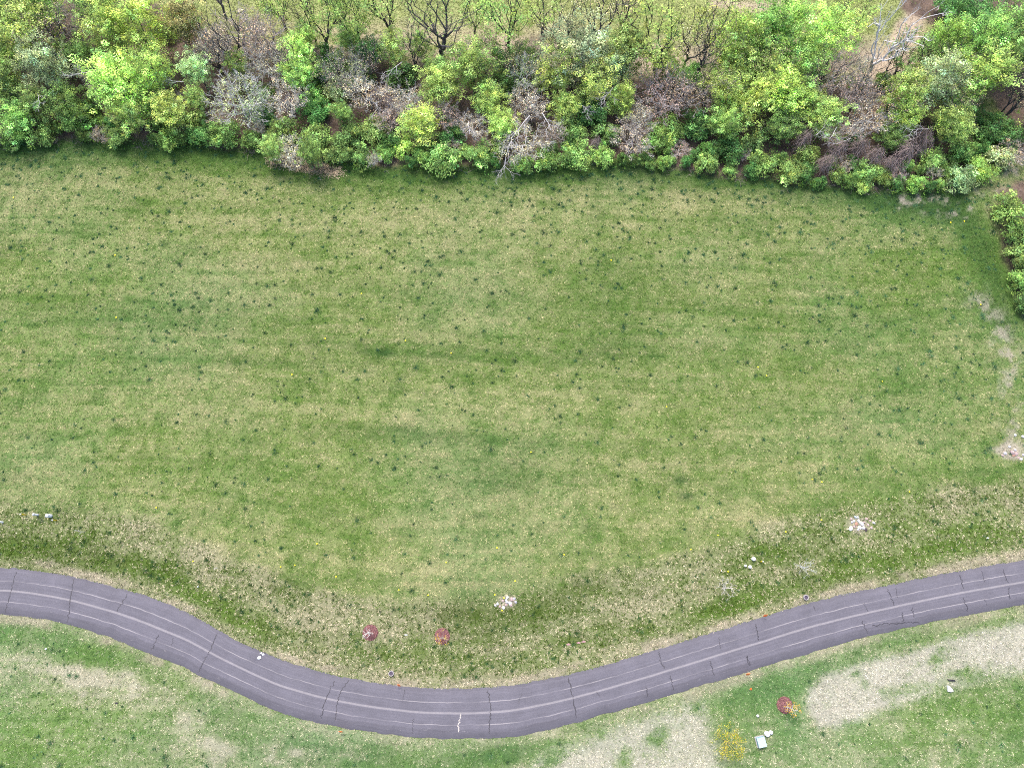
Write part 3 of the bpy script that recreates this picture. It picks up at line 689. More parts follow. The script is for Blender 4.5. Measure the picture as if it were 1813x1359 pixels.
for s in range(3):      # vine-smothered dead stem: a tangle of brown purple strands
    rg = np.random.default_rng(700 + s); segs = []
    for k in range(150):
        a = rg.uniform(0, 2 * math.pi); q_ = rg.random() ** .5; p = np.array([.7 * math.cos(a) * q_, .7 * math.sin(a) * q_, rg.uniform(1.5, 5.4)])
        for j in range(5):
            out = .42 * (1 + j * .25); p2 = p + np.array([math.cos(a) * .24 * out + rg.normal(0, .3), math.sin(a) * .24 * out + rg.normal(0, .3), -rg.uniform(.2, .9)])
            if p2[2] < 0: break
            segs.append((*p, *p2, .024, .02)); p = p2
    segs += [(0, 0, 0, .1, 0, 3, .14, .1), (.1, 0, 3, .05, .1, 5.6, .1, .03)]
    finish('vine', segs, None, 1.7, 5.4, 2.4)

LEAFC = {'L': (.40, .56, .16), 'Y': (.48, .63, .18), 'P': (.43, .55, .27), 'G': (.24, .375, .11), 'D': (.13, .26, .08), 'O': (.40, .38, .18), 'B': (.66, .60, .40), 'K': (.28, .45, .13), 'N': (.50, .39, .29)}
BARKC = {'leafy': (.11, .10, .10), 'sparse': (.055, .05, .053), 'bare': (.065, .06, .066), 'pale': (.46, .45, .45), 'dead': (.66, .64, .66), 'shrub': (.12, .09, .085), 'vine': (.20, .145, .15)}
DESC = {'leafy': ('leafy_tree', 'tree', {'L': 'lime green leafy tree', 'Y': 'yellow-green leafy tree', 'P': 'pale grey-green leafy tree', 'G': 'mid green leafy tree', 'D': 'dark green leafy tree', 'O': 'olive tan leafy tree', 'K': 'fresh green leafy tree'}),
        'sparse': ('young_leaf_tree', 'tree', {'L': 'tall thin-leaved lime green tree', 'Y': 'tall thin-leaved yellow-green tree', 'P': 'tall thin-leaved pale tree', 'G': 'tall thin-leaved green tree', 'K': 'tall thin-leaved fresh green tree'}),
        'bare': ('bare_tree', 'tree', {'B': 'tall bare tree, dark limbs', 'L': 'tall dark-limbed tree, few leaves', 'N': 'bare tree with brownish buds', 'O': 'bare tree with olive buds'}),
        'pale': ('budding_tree', 'tree', {'B': 'grey-twigged tree with beige buds', 'P': 'whitish-twigged tree with pale green buds', 'N': 'grey-twigged tree with brown buds', 'Y': 'grey-twigged tree with yellowish buds'}),
        'dead': ('dead_tree', 'tree', {'B': 'bleached dead tree'}),
        'shrub': ('shrub', 'shrub', {'G': 'mid green shrub', 'D': 'dark green shrub', 'K': 'bright fresh green shrub', 'L': 'lime green shrub', 'P': 'pale green shrub', 'Y': 'yellow-green shrub'}),
        'vine': ('vine_tangle', 'vines', {'B': 'brown purple tangle of dead vines'})}
T = []   # px, py of crown centre, radius px, kind, colour, height m
def t_(*a): T.append(a)
for a in [(30, 50, 50, 'leafy', 'L', 12), (82, 115, 40, 'leafy', 'P', 11), (8, 145, 42, 'leafy', 'G', 9), (25, 205, 34, 'leafy', 'K', 6), (62, 178, 30, 'leafy', 'G', 7), (75, 238, 26, 'shrub', 'G', 3.2), (112, 30, 36, 'pale', 'N', 8),
          (245, 55, 52, 'leafy', 'Y', 13), (192, 40, 40, 'leafy', 'L', 12), (308, 42, 44, 'leafy', 'O', 11), (142, 95, 34, 'leafy', 'G', 8), (198, 140, 48, 'leafy', 'L', 11), (272, 122, 42, 'leafy', 'Y', 11),
          (300, 198, 34, 'leafy', 'Y', 7), (228, 200, 34, 'leafy', 'L', 7), (137, 215, 34, 'shrub', 'G', 4.2), (208, 243, 25, 'shrub', 'K', 3), (297, 246, 24, 'shrub', 'K', 3), (22, 242, 25, 'shrub', 'G', 3), (110, 178, 34, 'leafy', 'G', 7),
          (160, 190, 26, 'shrub', 'D', 4), (345, 122, 28, 'leafy', 'P', 8), (345, 175, 22, 'leafy', 'L', 6), (416, 172, 58, 'pale', 'P', 8), (416, 52, 50, 'pale', 'N', 9), (372, 85, 36, 'pale', 'B', 8), (396, 240, 32, 'shrub', 'G', 3.6), (444, 246, 28, 'shrub', 'G', 3.2), (350, 240, 26, 'shrub', 'D', 3.4),
          (335, 20, 30, 'sparse', 'L', 10), (465, 55, 46, 'pale', 'N', 9), (470, 107, 38, 'pale', 'B', 7.5), (455, 175, 30, 'pale', 'P', 7), (503, 165, 38, 'pale', 'B', 7), (536, 94, 34, 'leafy', 'L', 8), (529, 132, 30, 'leafy', 'Y', 7),
          (612, 117, 40, 'pale', 'P', 7), (655, 88, 30, 'leafy', 'D', 6), (694, 84, 28, 'leafy', 'L', 7), (640, 130, 32, 'shrub', 'G', 4), (648, 157, 42, 'pale', 'B', 7), (709, 135, 32, 'shrub', 'D', 4.2), (597, 157, 32, 'shrub', 'P', 4), (549, 172, 30, 'shrub', 'G', 3.8), (570, 130, 26, 'shrub', 'D', 3.5),
          (777, 150, 42, 'leafy', 'Y', 8), (836, 118, 52, 'leafy', 'L', 10), (868, 172, 28, 'leafy', 'Y', 7), (836, 221, 29, 'pale', 'B', 5), (745, 220, 40, 'leafy', 'Y', 6), (716, 262, 24, 'shrub', 'Y', 3), (785, 284, 42, 'shrub', 'K', 3.6), (846, 275, 30, 'shrub', 'K', 3.4),
          (496, 233, 38, 'shrub', 'G', 3.6), (559, 243, 38, 'shrub', 'K', 3.6), (618, 241, 40, 'shrub', 'G', 3.6), (663, 228, 35, 'shrub', 'G', 3.6), (592, 268, 26, 'shrub', 'K', 2.8), (643, 277, 26, 'shrub', 'G', 2.8), (690, 250, 26, 'shrub', 'D', 3.2), (720, 180, 36, 'pale', 'B', 6), (689, 200, 30, 'pale', 'N', 5.5), (560, 200, 30, 'shrub', 'D', 4), (470, 205, 24, 'shrub', 'D', 3),
          (887, 220, 30, 'leafy', 'Y', 6), (880, 265, 24, 'shrub', 'G', 3), (892, 150, 34, 'shrub', 'D', 4), (790, 200, 30, 'pale', 'N', 6), (800, 240, 26, 'shrub', 'D', 3.4),
          (931, 125, 38, 'pale', 'P', 8), (938, 175, 38, 'pale', 'B', 7), (925, 245, 46, 'pale', 'B', 5.5), (1028, 85, 58, 'leafy', 'P', 11), (989, 127, 40, 'leafy', 'Y', 9), (1045, 142, 42, 'leafy', 'Y', 9), (1112, 88, 48, 'leafy', 'L', 11), (1080, 120, 34, 'leafy', 'P', 9),
          (1177, 157, 55, 'pale', 'N', 7.5), (1228, 165, 42, 'pale', 'N', 7), (1098, 178, 30, 'leafy', 'Y', 7), (1045, 200, 38, 'shrub', 'D', 4.2), (1000, 188, 28, 'leafy', 'Y', 6), (1017, 272, 36, 'shrub', 'K', 3.2), (1068, 276, 30, 'shrub', 'K', 3), (926, 292, 22, 'shrub', 'K', 2.4), (966, 282, 26, 'shrub', 'G', 2.8),
          (1121, 238, 42, 'pale', 'N', 5.5), (1230, 222, 40, 'shrub', 'D', 4), (1183, 235, 32, 'shrub', 'G', 3.6), (1010, 235, 30, 'shrub', 'G', 3.6), (1075, 235, 28, 'shrub', 'G', 3.4), (1135, 200, 32, 'pale', 'B', 6), (980, 230, 26, 'pale', 'N', 5), (1050, 170, 30, 'shrub', 'G', 5),
          (1306, 76, 54, 'leafy', 'L', 12), (1286, 157, 38, 'leafy', 'L', 9), (1291, 212, 36, 'leafy', 'K', 7), (1187, 284, 15, 'shrub', 'K', 1.8), (1294, 300, 15, 'shrub', 'K', 1.6), (1253, 288, 26, 'shrub', 'G', 2.8), (1290, 262, 36, 'shrub', 'D', 3.6), (1330, 250, 30, 'shrub', 'G', 3.6),
          (1355, 66, 52, 'leafy', 'K', 12), (1405, 44, 48, 'leafy', 'L', 12), (1458, 58, 48, 'leafy', 'L', 11), (1396, 163, 46, 'leafy', 'L', 9), (1336, 172, 42, 'leafy', 'Y', 9), (1461, 207, 34, 'leafy', 'L', 7.5), (1382, 223, 34, 'leafy', 'G', 6), (1350, 118, 46, 'leafy', 'L', 10), (1420, 110, 40, 'leafy', 'K', 10),
          (1472, 130, 50, 'pale', 'N', 8), (1546, 196, 44, 'pale', 'B', 7), (1520, 155, 38, 'pale', 'N', 7.5), (1500, 225, 32, 'pale', 'B', 6), (1614, 92, 38, 'sparse', 'G', 9), (1598, 158, 40, 'leafy', 'L', 9.5), (1663, 140, 46, 'leafy', 'P', 11), (1742, 122, 50, 'leafy', 'L', 11), (1742, 68, 48, 'leafy', 'K', 12),
          (1672, 62, 38, 'leafy', 'L', 10), (1783, 92, 36, 'leafy', 'K', 10), (1607, 204, 38, 'leafy', 'L', 7.5), (1685, 218, 44, 'leafy', 'L', 8.5), (1581, 245, 24, 'leafy', 'K', 5), (1700, 100, 40, 'pale', 'N', 8),
          (1723, 22, 52, 'leafy', 'D', 9), (1783, 38, 44, 'leafy', 'G', 9), (1810, 95, 32, 'leafy', 'D', 8), (1685, 8, 30, 'shrub', 'D', 4),
          (1461, 286, 17, 'vine', 'B', 5.5), (1516, 262, 20, 'vine', 'B', 6), (1600, 268, 22, 'vine', 'B', 6), (1628, 252, 20, 'vine', 'B', 6), (1423, 248, 16, 'vine', 'B', 5.5), (1545, 280, 18, 'vine', 'B', 5), (1480, 262, 16, 'vine', 'B', 5.5), (1575, 292, 16, 'vine', 'B', 4.5),
          (689, 190, 17, 'vine', 'B', 5), (668, 172, 14, 'vine', 'B', 5), (505, 185, 14, 'vine', 'B', 4.5), (700, 215, 14, 'vine', 'B', 4), (1080, 160, 14, 'vine', 'B', 5), (1052, 255, 13, 'vine', 'B', 3.5), (940, 205, 14, 'vine', 'B', 4),
          (1399, 306, 28, 'shrub', 'K', 2.8), (1532, 306, 30, 'shrub', 'K', 3), (1562, 310, 26, 'shrub', 'G', 2.6), (1652, 281, 29, 'shrub', 'K', 3.2), (1620, 325, 22, 'shrub', 'K', 2.2), (1530, 330, 17, 'shrub', 'L', 1.8), (1483, 310, 22, 'shrub', 'G', 2.6), (1353, 287, 32, 'shrub', 'G', 3), (1330, 300, 20, 'shrub', 'D', 2.4), (1432, 272, 27, 'shrub', 'G', 3.2), (1510, 250, 22, 'shrub', 'D', 3.4), (1590, 325, 18, 'shrub', 'D', 2.2), (1450, 322, 16, 'shrub', 'D', 2),
          (1750, 223, 34, 'shrub', 'D', 4), (1783, 240, 32, 'shrub', 'D', 3.6), (1706, 267, 34, 'shrub', 'G', 3.6), (1769, 278, 34, 'shrub', 'P', 3.2), (1703, 318, 36, 'shrub', 'P', 3.2), (1734, 302, 28, 'shrub', 'L', 3), (1675, 300, 20, 'shrub', 'G', 2.6), (1800, 265, 28, 'pale', 'N', 4),
          (1792, 368, 36, 'shrub', 'K', 3.8), (1803, 410, 32, 'shrub', 'K', 3.4), (1806, 455, 28, 'shrub', 'G', 3), (1812, 498, 26, 'shrub', 'G', 3), (1818, 540, 24, 'shrub', 'D', 3), (1835, 430, 38, 'shrub', 'G', 4), (1838, 500, 34, 'shrub', 'G', 3.6),
          (-40, 90, 50, 'leafy', 'G', 11), (-50, 190, 42, 'leafy', 'L', 8), (-110, 120, 50, 'leafy', 'L', 11), (-45, 240, 28, 'shrub', 'G', 3.2), (-120, 215, 40, 'leafy', 'K', 7), (1860, 60, 50, 'leafy', 'G', 10), (1870, 330, 40, 'shrub', 'G', 4), (1880, 200, 46, 'leafy', 'L', 9), (70, 0, 40, 'leafy', 'G', 11), (0, -10, 50, 'leafy', 'G', 12), (150, 0, 40, 'leafy', 'K', 11)]: t_(*a)
# tall trees given by the foot of the trunk: px, py, radius m, kind, colour, height
TB = [(582, 92, 3.0, 'sparse', 'L', 14, .35), (560, 72, 2.4, 'bare', 'L', 12, -.1), (620, 60, 2.3, 'sparse', 'L', 12, 0), (640, 84, 2.8, 'sparse', 'L', 13, 0), (694, 66, 3.2, 'sparse', 'L', 13, 0),
      (783, 112, 5.6, 'bare', 'L', 14, 0), (840, 60, 2.4, 'sparse', 'L', 9, 0), (902, 92, 4.0, 'sparse', 'L', 14, 0), (989, 112, 3.6, 'bare', 'B', 13, 0), (1055, 92, 4.0, 'bare', 'B', 13, 0), (1095, 70, 3.0, 'bare', 'N', 12, 0),
      (1159, 124, 4.2, 'sparse', 'L', 14, 0), (1226, 142, 3.6, 'bare', 'N', 13, 0), (1210, 120, 3.0, 'bare', 'B', 10, 0), (1245, 95, 3.0, 'sparse', 'L', 11, 0),
      (355, 36, 2.4, 'bare', 'B', 12, 0), (400, 30, 3, 'bare', 'N', 11, 0), (505, 50, 2.8, 'sparse', 'L', 11, 0), (1535, 132, 6.5, 'dead', 'B', 15, 0), (1619, 138, 3.0, 'bare', 'O', 9, 0), (1605, 142, 2.4, 'sparse', 'G', 8, 0), (1490, 60, 3, 'sparse', 'L', 8, 0),
      (1767, 205, 2.4, 'bare', 'B', 11, 0), (1774, 210, 2.6, 'bare', 'B', 12, 0), (1782, 203, 2.4, 'bare', 'B', 12, 0), (1700, 175, 2.4, 'bare', 'O', 11, 0), (1708, 172, 2.2, 'sparse', 'L', 11, 0), (1560, 135, 2.6, 'bare', 'B', 8, 0), (960, 60, 2.6, 'sparse', 'L', 8, 0), (910, 150, 3, 'bare', 'B', 9, 0), (735, 130, 2.6, 'bare', 'B', 9, 0)]
KD = {'leafy': 0, 'sparse': 1, 'bare': 2, 'pale': 3, 'dead': 4, 'shrub': 5, 'vine': 6}
items = []
for px, py, rp, kind, colr, H in T:
    cz = PROTO[kind][0][4] / PROTO[kind][0][3] * H
    b = at(px, py, cz); R_m = rp / ppm(px, py, cz); items.append([b[0], b[1], R_m, kind, colr, H, px, py])
for px, py, H_ in [(150, 120, 10), (120, 95, 10), (395, 110, 10), (430, 90, 11), (520, 120, 10), (600, 150, 9), (655, 125, 10), (860, 130, 9), (955, 140, 10), (1010, 140, 10), (1185, 180, 9), (1240, 175, 10), (1330, 140, 11), (1440, 150, 11), (1500, 175, 10), (1560, 190, 10), (1655, 190, 10)]:
    TB.append((px, py + 25, 3.4, 'bare', 'N', H_, 0))
for px, py, Rm, kind, colr, H, _ in TB:
    if kind != 'dead' and py < 135: Rm *= 1.3; H *= 1.12
    b = at(px, py, 0); items.append([b[0], b[1], Rm, kind, colr, H, px, py])
# filler growth: keeps the belt closed between the surveyed crowns
BF = W(BELT_FRONT)
def fdist(x_, y_): return float(dist_line(BF, np.array([x_]), np.array([y_]))[0])
bfl = resample(BF[1:], 1200); rgf = np.random.default_rng(5); dd_ = 0
def clear(x_, y_, R_, k=.55): return all(math.hypot(x_ - q[0], y_ - q[1]) > k * (R_ + q[2]) for q in items if q[3] not in ('bare', 'sparse', 'dead'))
def to_px(x_, y_, z_=0):
    d = np.array([x_, y_, z_ - ALT]); yc = d[1] * ct + d[2] * st_; zc = -d[1] * st_ + d[2] * ct
    return 906.5 + 1207 * d[0] / -zc, 679.5 - 1207 * yc / -zc
for k in range(0, 1200, 3):
    for tr in range(2):
        R_ = rgf.uniform(1.1, 2.0); p = bfl[k]; x_ = p[0] + rgf.uniform(-.5, .5); y_ = p[1] + rgf.uniform(.6, 4.5) + R_ * .4
        qx, qy = to_px(x_, y_)
        if qx < -60 or qx > 1700 or (470 < qx < 610 and y_ < p[1] + 3.2): continue
        if clear(x_, y_, R_, .55): items.append([x_, y_, R_, 'shrub', rgf.choice(['G', 'G', 'D', 'K', 'D']), rgf.uniform(1.8, 3.2), qx, qy] if rgf.random() < .88 else [x_, y_, R_ * 1.15, 'pale', rgf.choice(['N', 'B']), rgf.uniform(2.4, 3.6), qx, qy])
for k in range(2500):
    x_, y_ = rgf.uniform(-105, 100), rgf.uniform(66, 93)
    if not inside(belt, np.array([x_]), np.array([y_]))[0]: continue
    qx, qy = to_px(x_, y_)
    if qx < -60 or qx > 1780 or qy < 0: continue
    kd = rgf.choice(['shrub', 'leafy', 'leafy', 'pale']); R_ = {'shrub': rgf.uniform(1.6, 2.6), 'leafy': rgf.uniform(2, 3), 'pale': rgf.uniform(2, 3)}[kd]
    if clear(x_, y_, R_, .62 if y_ < 84 else .7):
        cl = {'shrub': rgf.choice(['G', 'D', 'D', 'K']), 'leafy': rgf.choice(['Y', 'L', 'G', 'K']), 'pale': rgf.choice(['N', 'B', 'P'])}[kd]
        items.append([x_, y_, R_, kd, cl, {'shrub': rgf.uniform(2.5, 4), 'leafy': rgf.uniform(4.5, 6.5), 'pale': rgf.uniform(4, 6)}[kd], qx, qy])
print('items', len(items))
groups = {}
for it in items:
    row = 'front row' if fdist(it[0], it[1]) < 3.6 else ('back row' if it[1] > 84 else 'middle row')
    sec = 'left' if it[6] < 500 else ('middle' if it[6] < 1000 else ('right middle' if it[6] < 1450 else 'right'))
    row = f'{row}, {sec} of belt'
    it.append(row); groups.setdefault((it[3], it[4], row), []).append(it)
PART_WOOD = {'leafy': 'trunk', 'sparse': 'trunk', 'bare': 'trunk', 'pale': 'trunk', 'dead': 'trunk', 'shrub': 'stems', 'vine': 'strands'}
used = {}
for key, lst in groups.items():
    kind, colr, row = key; lst.sort(key=lambda i: i[6] + .001 * i[7])
    nm, cat, dd = DESC[kind]
    for i, it in enumerate(lst):
        x_, y_, Rm, _, _, H, px, py, _ = it
        pr = PROTO[kind]; j = used.get(kind, 0); used[kind] = j + 1; wood, lf, R0, H0, cz = pr[j % len(pr)]
        lab = f'{dd[colr]}, only one, {row}' if len(lst) == 1 else f'{dd[colr]}, {ORD[min(i, 29)]} from left, {row}'
        off = px < -5 or px > 1816
        rg = np.random.default_rng(int(px * 7 + py * 13) % 99991)
        k = Rm / R0 * (1.12 if kind in ('leafy', 'shrub') else 1.04); kz = H / H0
        o = thing(nm, lab, cat, (x_, y_, -.03), rg.uniform(0, 6.28), 'trees and shrubs of the belt' if cat != 'vines' else 'vine tangles in the belt', (k * rg.uniform(.85, 1.15), k * rg.uniform(.85, 1.15), kz))
        if kind not in ('shrub',): o.rotation_euler = (rg.normal(0, .07), rg.normal(0, .07), o.rotation_euler[2])
        br = np.array(BARKC[kind]) * rg.uniform(.8, 1.25)
        if kind == 'vine': br = np.array([.33, .255, .24]) * rg.uniform(.75, 1.25)
        if kind == 'pale' and colr in 'N': br = np.array([.38, .35, .35])
        link(PART_WOOD[kind], wood, o, color=br)
        if lf is not None:
            lc = np.array(LEAFC[colr]) * np.exp(rg.normal(0, .04, 3)) * np.exp(rg.normal(0, .12))
            if kind == 'bare': lc = lc * 1.0
            cr_o = link('crown' if kind in ('leafy', 'sparse') else ('foliage' if kind == 'shrub' else 'buds'), lf, o, color=lc)
            if kind in ('pale', 'bare'): cr_o['kind'] = 'stuff'

# undergrowth: brambles, leaf litter clumps, fallen twigs on the woodland floor
nU = 15000
ux = R.uniform(-110, 118, nU); uy = R.uniform(45, 118, nU)
okk = (inside(belt, ux, uy) | inside(belt2, ux, uy)); ux, uy = ux[okk], uy[okk]; nU = len(ux)
cen = np.column_stack([ux, uy, R.uniform(.15, 1.5, nU)])
isleaf = vn(ux / 3, uy / 3, 99) > .45
V, F, cc = leaves(cen[isleaf], 8, .6, .14, R, .6, .3)
cc = cc * np.array([.10, .20, .04])
u1 = link('undergrowth_leaves', mesh_np('undergrowth_leaves', V, F, M['grass'], cc)); tag(u1, 'dark green undergrowth leaves on the woodland floor', 'undergrowth', kind='stuff')
sg = []
for c_ in cen[~isleaf]:
    for q_ in range(4):
        d = R.normal(0, 1, 3); d[2] = abs(d[2]) * .6; d /= np.linalg.norm(d); p = c_ * np.array([1, 1, .2]) + R.normal(0, .35, 3) * np.array([1, 1, 0])
        sg.append((*p, *(p + d * R.uniform(.5, 1.4)), .022, .010))
V, F = tubes(sg)
u2 = link('undergrowth_twigs', mesh_np('undergrowth_twigs', V, F, M['bark']), color=(.25, .19, .19)); tag(u2, 'purplish brown brambles and fallen twigs under the trees', 'undergrowth', kind='stuff')

# bleached boughs hanging out of the crowns
def bough(px, py, z, L_, ang, label, seed, rad=.07):
    rg = np.random.default_rng(seed); b = at(px, py, z); segs = []
    def rec(p, a, el, l, r_, lv):
        n = 3
        for k in range(n):
            a += rg.normal(0, .18); el += rg.normal(0, .1); q_ = p + np.array([math.cos(a) * math.cos(el), math.sin(a) * math.cos(el), math.sin(el)]) * l / n
            segs.append((*p, *q_, r_ * (1 - k * .2), r_ * (1 - (k + 1) * .2))); p = q_
            if lv < 3:
                for s in (-1, 1):
                    if rg.random() < .75: rec(p, a + s * rg.uniform(.4, .9), el + rg.normal(0, .2), l * rg.uniform(.35, .6), r_ * .5, lv + 1)
    rec(np.zeros(3), ang, .15, L_, rad, 0)
    V, F = tubes(segs, 4)
    o = link('dead_branch', mesh_np('dead_branch', V, F, M['bark']), loc=b, color=(.46, .44, .45)); return tag(o, label, 'branch', 'bleached dead branches')
bough(160, 128, 6.5, 3.2, math.radians(195), 'white dead branch sticking out left of a lime tree near the left edge', 1)
bough(66, 165, 6, 2.4, math.radians(-60), 'grey dead branch lying down the leftmost green crown', 2)
bough(325, 145, 6, 3, math.radians(150), 'grey dead branch between the yellow-green tree and the budding tree', 3)
bough(712, 110, 6, 3.8, math.radians(235), 'pale forked dead branch drooping in the middle of the belt', 4)
bough(1085, 155, 6, 3, math.radians(250), 'pale dead branch under the yellow-green crowns right of the middle', 5)
bough(1025, 185, 4, 2.2, math.radians(-50), 'short bleached branch above the dark green shrub', 6)
bough(1482, 225, 5, 3.4, math.radians(235), 'long bleached branch pointing down left from the budding tree', 7)
bough(1506, 245, 4, 3.0, math.radians(225), 'thin bleached branch beside the vine tangles', 8)
bough(1645, 228, 5, 3.2, math.radians(200), 'grey dead branch just left of the round lime crown', 9)
bough(938, 205, 5.5, 5, math.radians(245), 'large bleached fallen bough arching over the middle of the belt edge', 10, .1)
bough(960, 200, 5.5, 4.6, math.radians(-70), 'curved bleached bough to the right of the largest fallen one', 12, .08)
bough(905, 250, 3.5, 4.2, math.radians(230), 'pale twiggy bough low at the belt edge', 13, .08)
bough(1208, 272, .5, 1.8, math.radians(205), 'short grey log lying at the field edge by a small shrub', 11, .1)
bough(830, 215, 4, 2.6, math.radians(-100), 'bleached branch in the small silvery bush', 14, .07)
bough(1445, 240, 5, 2.6, math.radians(60), 'slim bleached branch over the leftmost vine tangles', 15, .05)

# ------------------------------------------------------------------ small things in the field
def stone_mesh(seed):
    rg = np.random.default_rng(seed); V = []; t = (1 + 5 ** .5) / 2
    base = [(-1, t, 0), (1, t, 0), (-1, -t, 0), (1, -t, 0), (0, -1, t), (0, 1, t), (0, -1, -t), (0, 1, -t), (t, 0, -1), (t, 0, 1), (-t, 0, -1), (-t, 0, 1)]
    for b in base:
        v = np.array(b) / 1.9 * rg.uniform(.72, 1.15); V.append(v * np.array([1, .8, .6]))
    F = [(0, 11, 5), (0, 5, 1), (0, 1, 7), (0, 7, 10), (0, 10, 11), (1, 5, 9), (5, 11, 4), (11, 10, 2), (10, 7, 6), (7, 1, 8), (3, 9, 4), (3, 4, 2), (3, 2, 6), (3, 6, 8), (3, 8, 9), (4, 9, 5), (2, 4, 11), (6, 2, 10), (8, 6, 7), (9, 8, 1)]
    return mesh_py('stone', V, F, M['stone'])
SM = [stone_mesh(i) for i in range(5)]
PAL = {'white': (.72, .70, .72), 'pale grey': (.52, .50, .54), 'pinkish': (.46, .34, .33), 'rusty pink': (.45, .25, .18), 'dark': (.07, .05, .06), 'bluish': (.38, .46, .52)}
CLK = ['twelve', 'one', 'two', 'three', 'four', 'five', 'six', 'seven', 'eight', 'nine', 'ten', 'eleven']
def pile(cx_, cy_, lst, where, grp, sc=1.):
    rank = {}
    b0 = at(cx_, cy_)
    seen = set()
    for i, (px, py, r_, c_) in enumerate(lst):
        b = at(px, py); s = r_ / 12 * sc
        ang = math.degrees(math.atan2(px - cx_, -(py - cy_))) % 360; ring = 'inner' if math.hypot(px - cx_, py - cy_) < 8 else 'outer'
        lab = f'{c_} stone at {CLK[int(round(ang / 30)) % 12]} o\'clock, {ring} ring of {where}'
        if lab in seen: lab = lab.replace(' stone', ' smaller stone')
        if lab in seen: lab = lab.replace('smaller', 'smallest')
        seen.add(lab)
        o = link('stone', SM[i % 5], loc=(b[0], b[1], s * .14), color=np.array(PAL[c_]) * .8); o.scale = (s, s, s); o.rotation_euler = (R.uniform(-.4, .4), R.uniform(-.4, .4), R.uniform(0, 6))
        tag(o, lab, 'stone', grp)
pile(1521, 927, [(1514, 915, 3.4, 'bluish'), (1518.5, 915, 2.8, 'white'), (1507, 918, 3.2, 'pinkish'), (1512, 922, 3, 'white'), (1520, 922, 3.6, 'white'), (1525, 926, 5.2, 'white'), (1516, 927, 4, 'rusty pink'), (1508, 924, 3, 'pale grey'),
                 (1522, 933, 4.4, 'white'), (1529, 934.5, 4.2, 'pale grey'), (1506, 935.5, 5.4, 'white'), (1533, 937.5, 4.2, 'dark'), (1547, 925, 3.4, 'pale grey'), (1543, 934, 3.2, 'pinkish'), (1540, 921, 2.8, 'pinkish'), (1530, 924, 2.6, 'pinkish'),
                 (1534, 918, 3, 'pinkish'), (1512, 932, 3.2, 'pinkish'), (1519, 937, 3, 'pale grey'), (1537, 929, 3, 'pinkish')], 'right rubble pile', 'stones of the right rubble pile')
pile(898, 1063, [(898, 1057, 3.6, 'white'), (896, 1062, 3, 'pale grey'), (906, 1060, 4.4, 'pinkish'), (910, 1059, 3.6, 'pale grey'), (913, 1065, 3.2, 'pale grey'), (898, 1065, 3.8, 'pale grey'), (903, 1067, 4, 'white'), (896, 1070, 3.2, 'pinkish'), (891, 1075, 3.8, 'white'),
                 (881, 1068, 2.8, 'white'), (890, 1063, 3, 'pinkish'), (905, 1071, 3, 'pinkish'), (885, 1073, 3, 'pinkish'), (877, 1071, 3, 'pale grey')], 'middle rubble pile', 'stones of the middle rubble pile')
pile(1790, 800, [(1792, 801, 6, 'pinkish'), (1799, 803, 5, 'pinkish'), (1794, 806, 3.6, 'rusty pink'), (1787, 790, 3.4, 'pale grey'), (1779, 802, 3.8, 'pale grey'), (1775, 806, 3.2, 'pinkish'), (1797, 796, 3.4, 'pale grey'), (1797, 770, 3.6, 'white'), (1811, 773, 4, 'pale grey'), (1807, 812, 3.2, 'white'), (1811, 805, 3.2, 'pale grey'), (1803, 810, 3, 'pinkish')],
     'rubble at right edge', 'stones at the right edge')

def vox(o): return o
def vm(name, VF, mat, smooth=False): return mesh_py(name, VF[0], VF[1], mat, smooth)
def cyl(r, h, n=12, z0=0, top=1.): return lathe([(r, z0), (r, z0 + h * .96), (r * top * .9, z0 + h)], n)
# utility pedestals
def pedestal(px, py, label, r=.26, h=.75, rz=0, grp='white utility pedestals'):
    r *= .8
    b = at(px, py); o = thing('utility_pedestal', label, 'utility box', (b[0], b[1], 0), rz, grp)
    link('body', vm('pedestal_body', lathe([(r * 1.08, -.02), (r, .05), (r * .94, h * .78)], 12), M['white_plastic'], True), o)
    link('cap', vm('pedestal_cap', lathe([(r * 1.06, h * .775), (r * 1.08, h * .9), (r * .8, h * .98), (r * .3, h)], 12), M['white_plastic'], True), o)
    return o
pedestal(90, 913, 'large white utility pedestal furthest right of the row at the left edge', .32, 1.0)
pedestal(67, 911, 'narrow white pedestal with bluish foot, second of the row at the left edge', .2, 1.1)
pedestal(5, 924, 'small white pedestal cut by the left edge of the picture', .17, .7)
pedestal(1333, 989, 'single round white pedestal left of the yellow post', .3, .6)
pedestal(1319, 1001, 'left one of two white pedestals side by side beyond the road', .2, .4)
pedestal(1327, 1003, 'right one of two white pedestals side by side beyond the road', .26, .45)
pedestal(1357, 1297.5, 'larger white oval pedestal next to the pale blue box', .40, .5)
pedestal(1364, 1295, 'smaller white oval pedestal right of the larger one by the blue box', .28, .4)
pedestal(1341, 1266, 'tiny white utility cap between the mulch ring and the blue box', .2, .2)
pedestal(1748, 952, 'tiny white cap in the grass above the road at the right', .12, .2)
pedestal(351, 1038, 'tiny bluish white cap in the rough grass left of the bend', .1, .25)
pedestal(82, 1148, 'tiny white cap in a dark tuft below the road at the left', .14, .2)
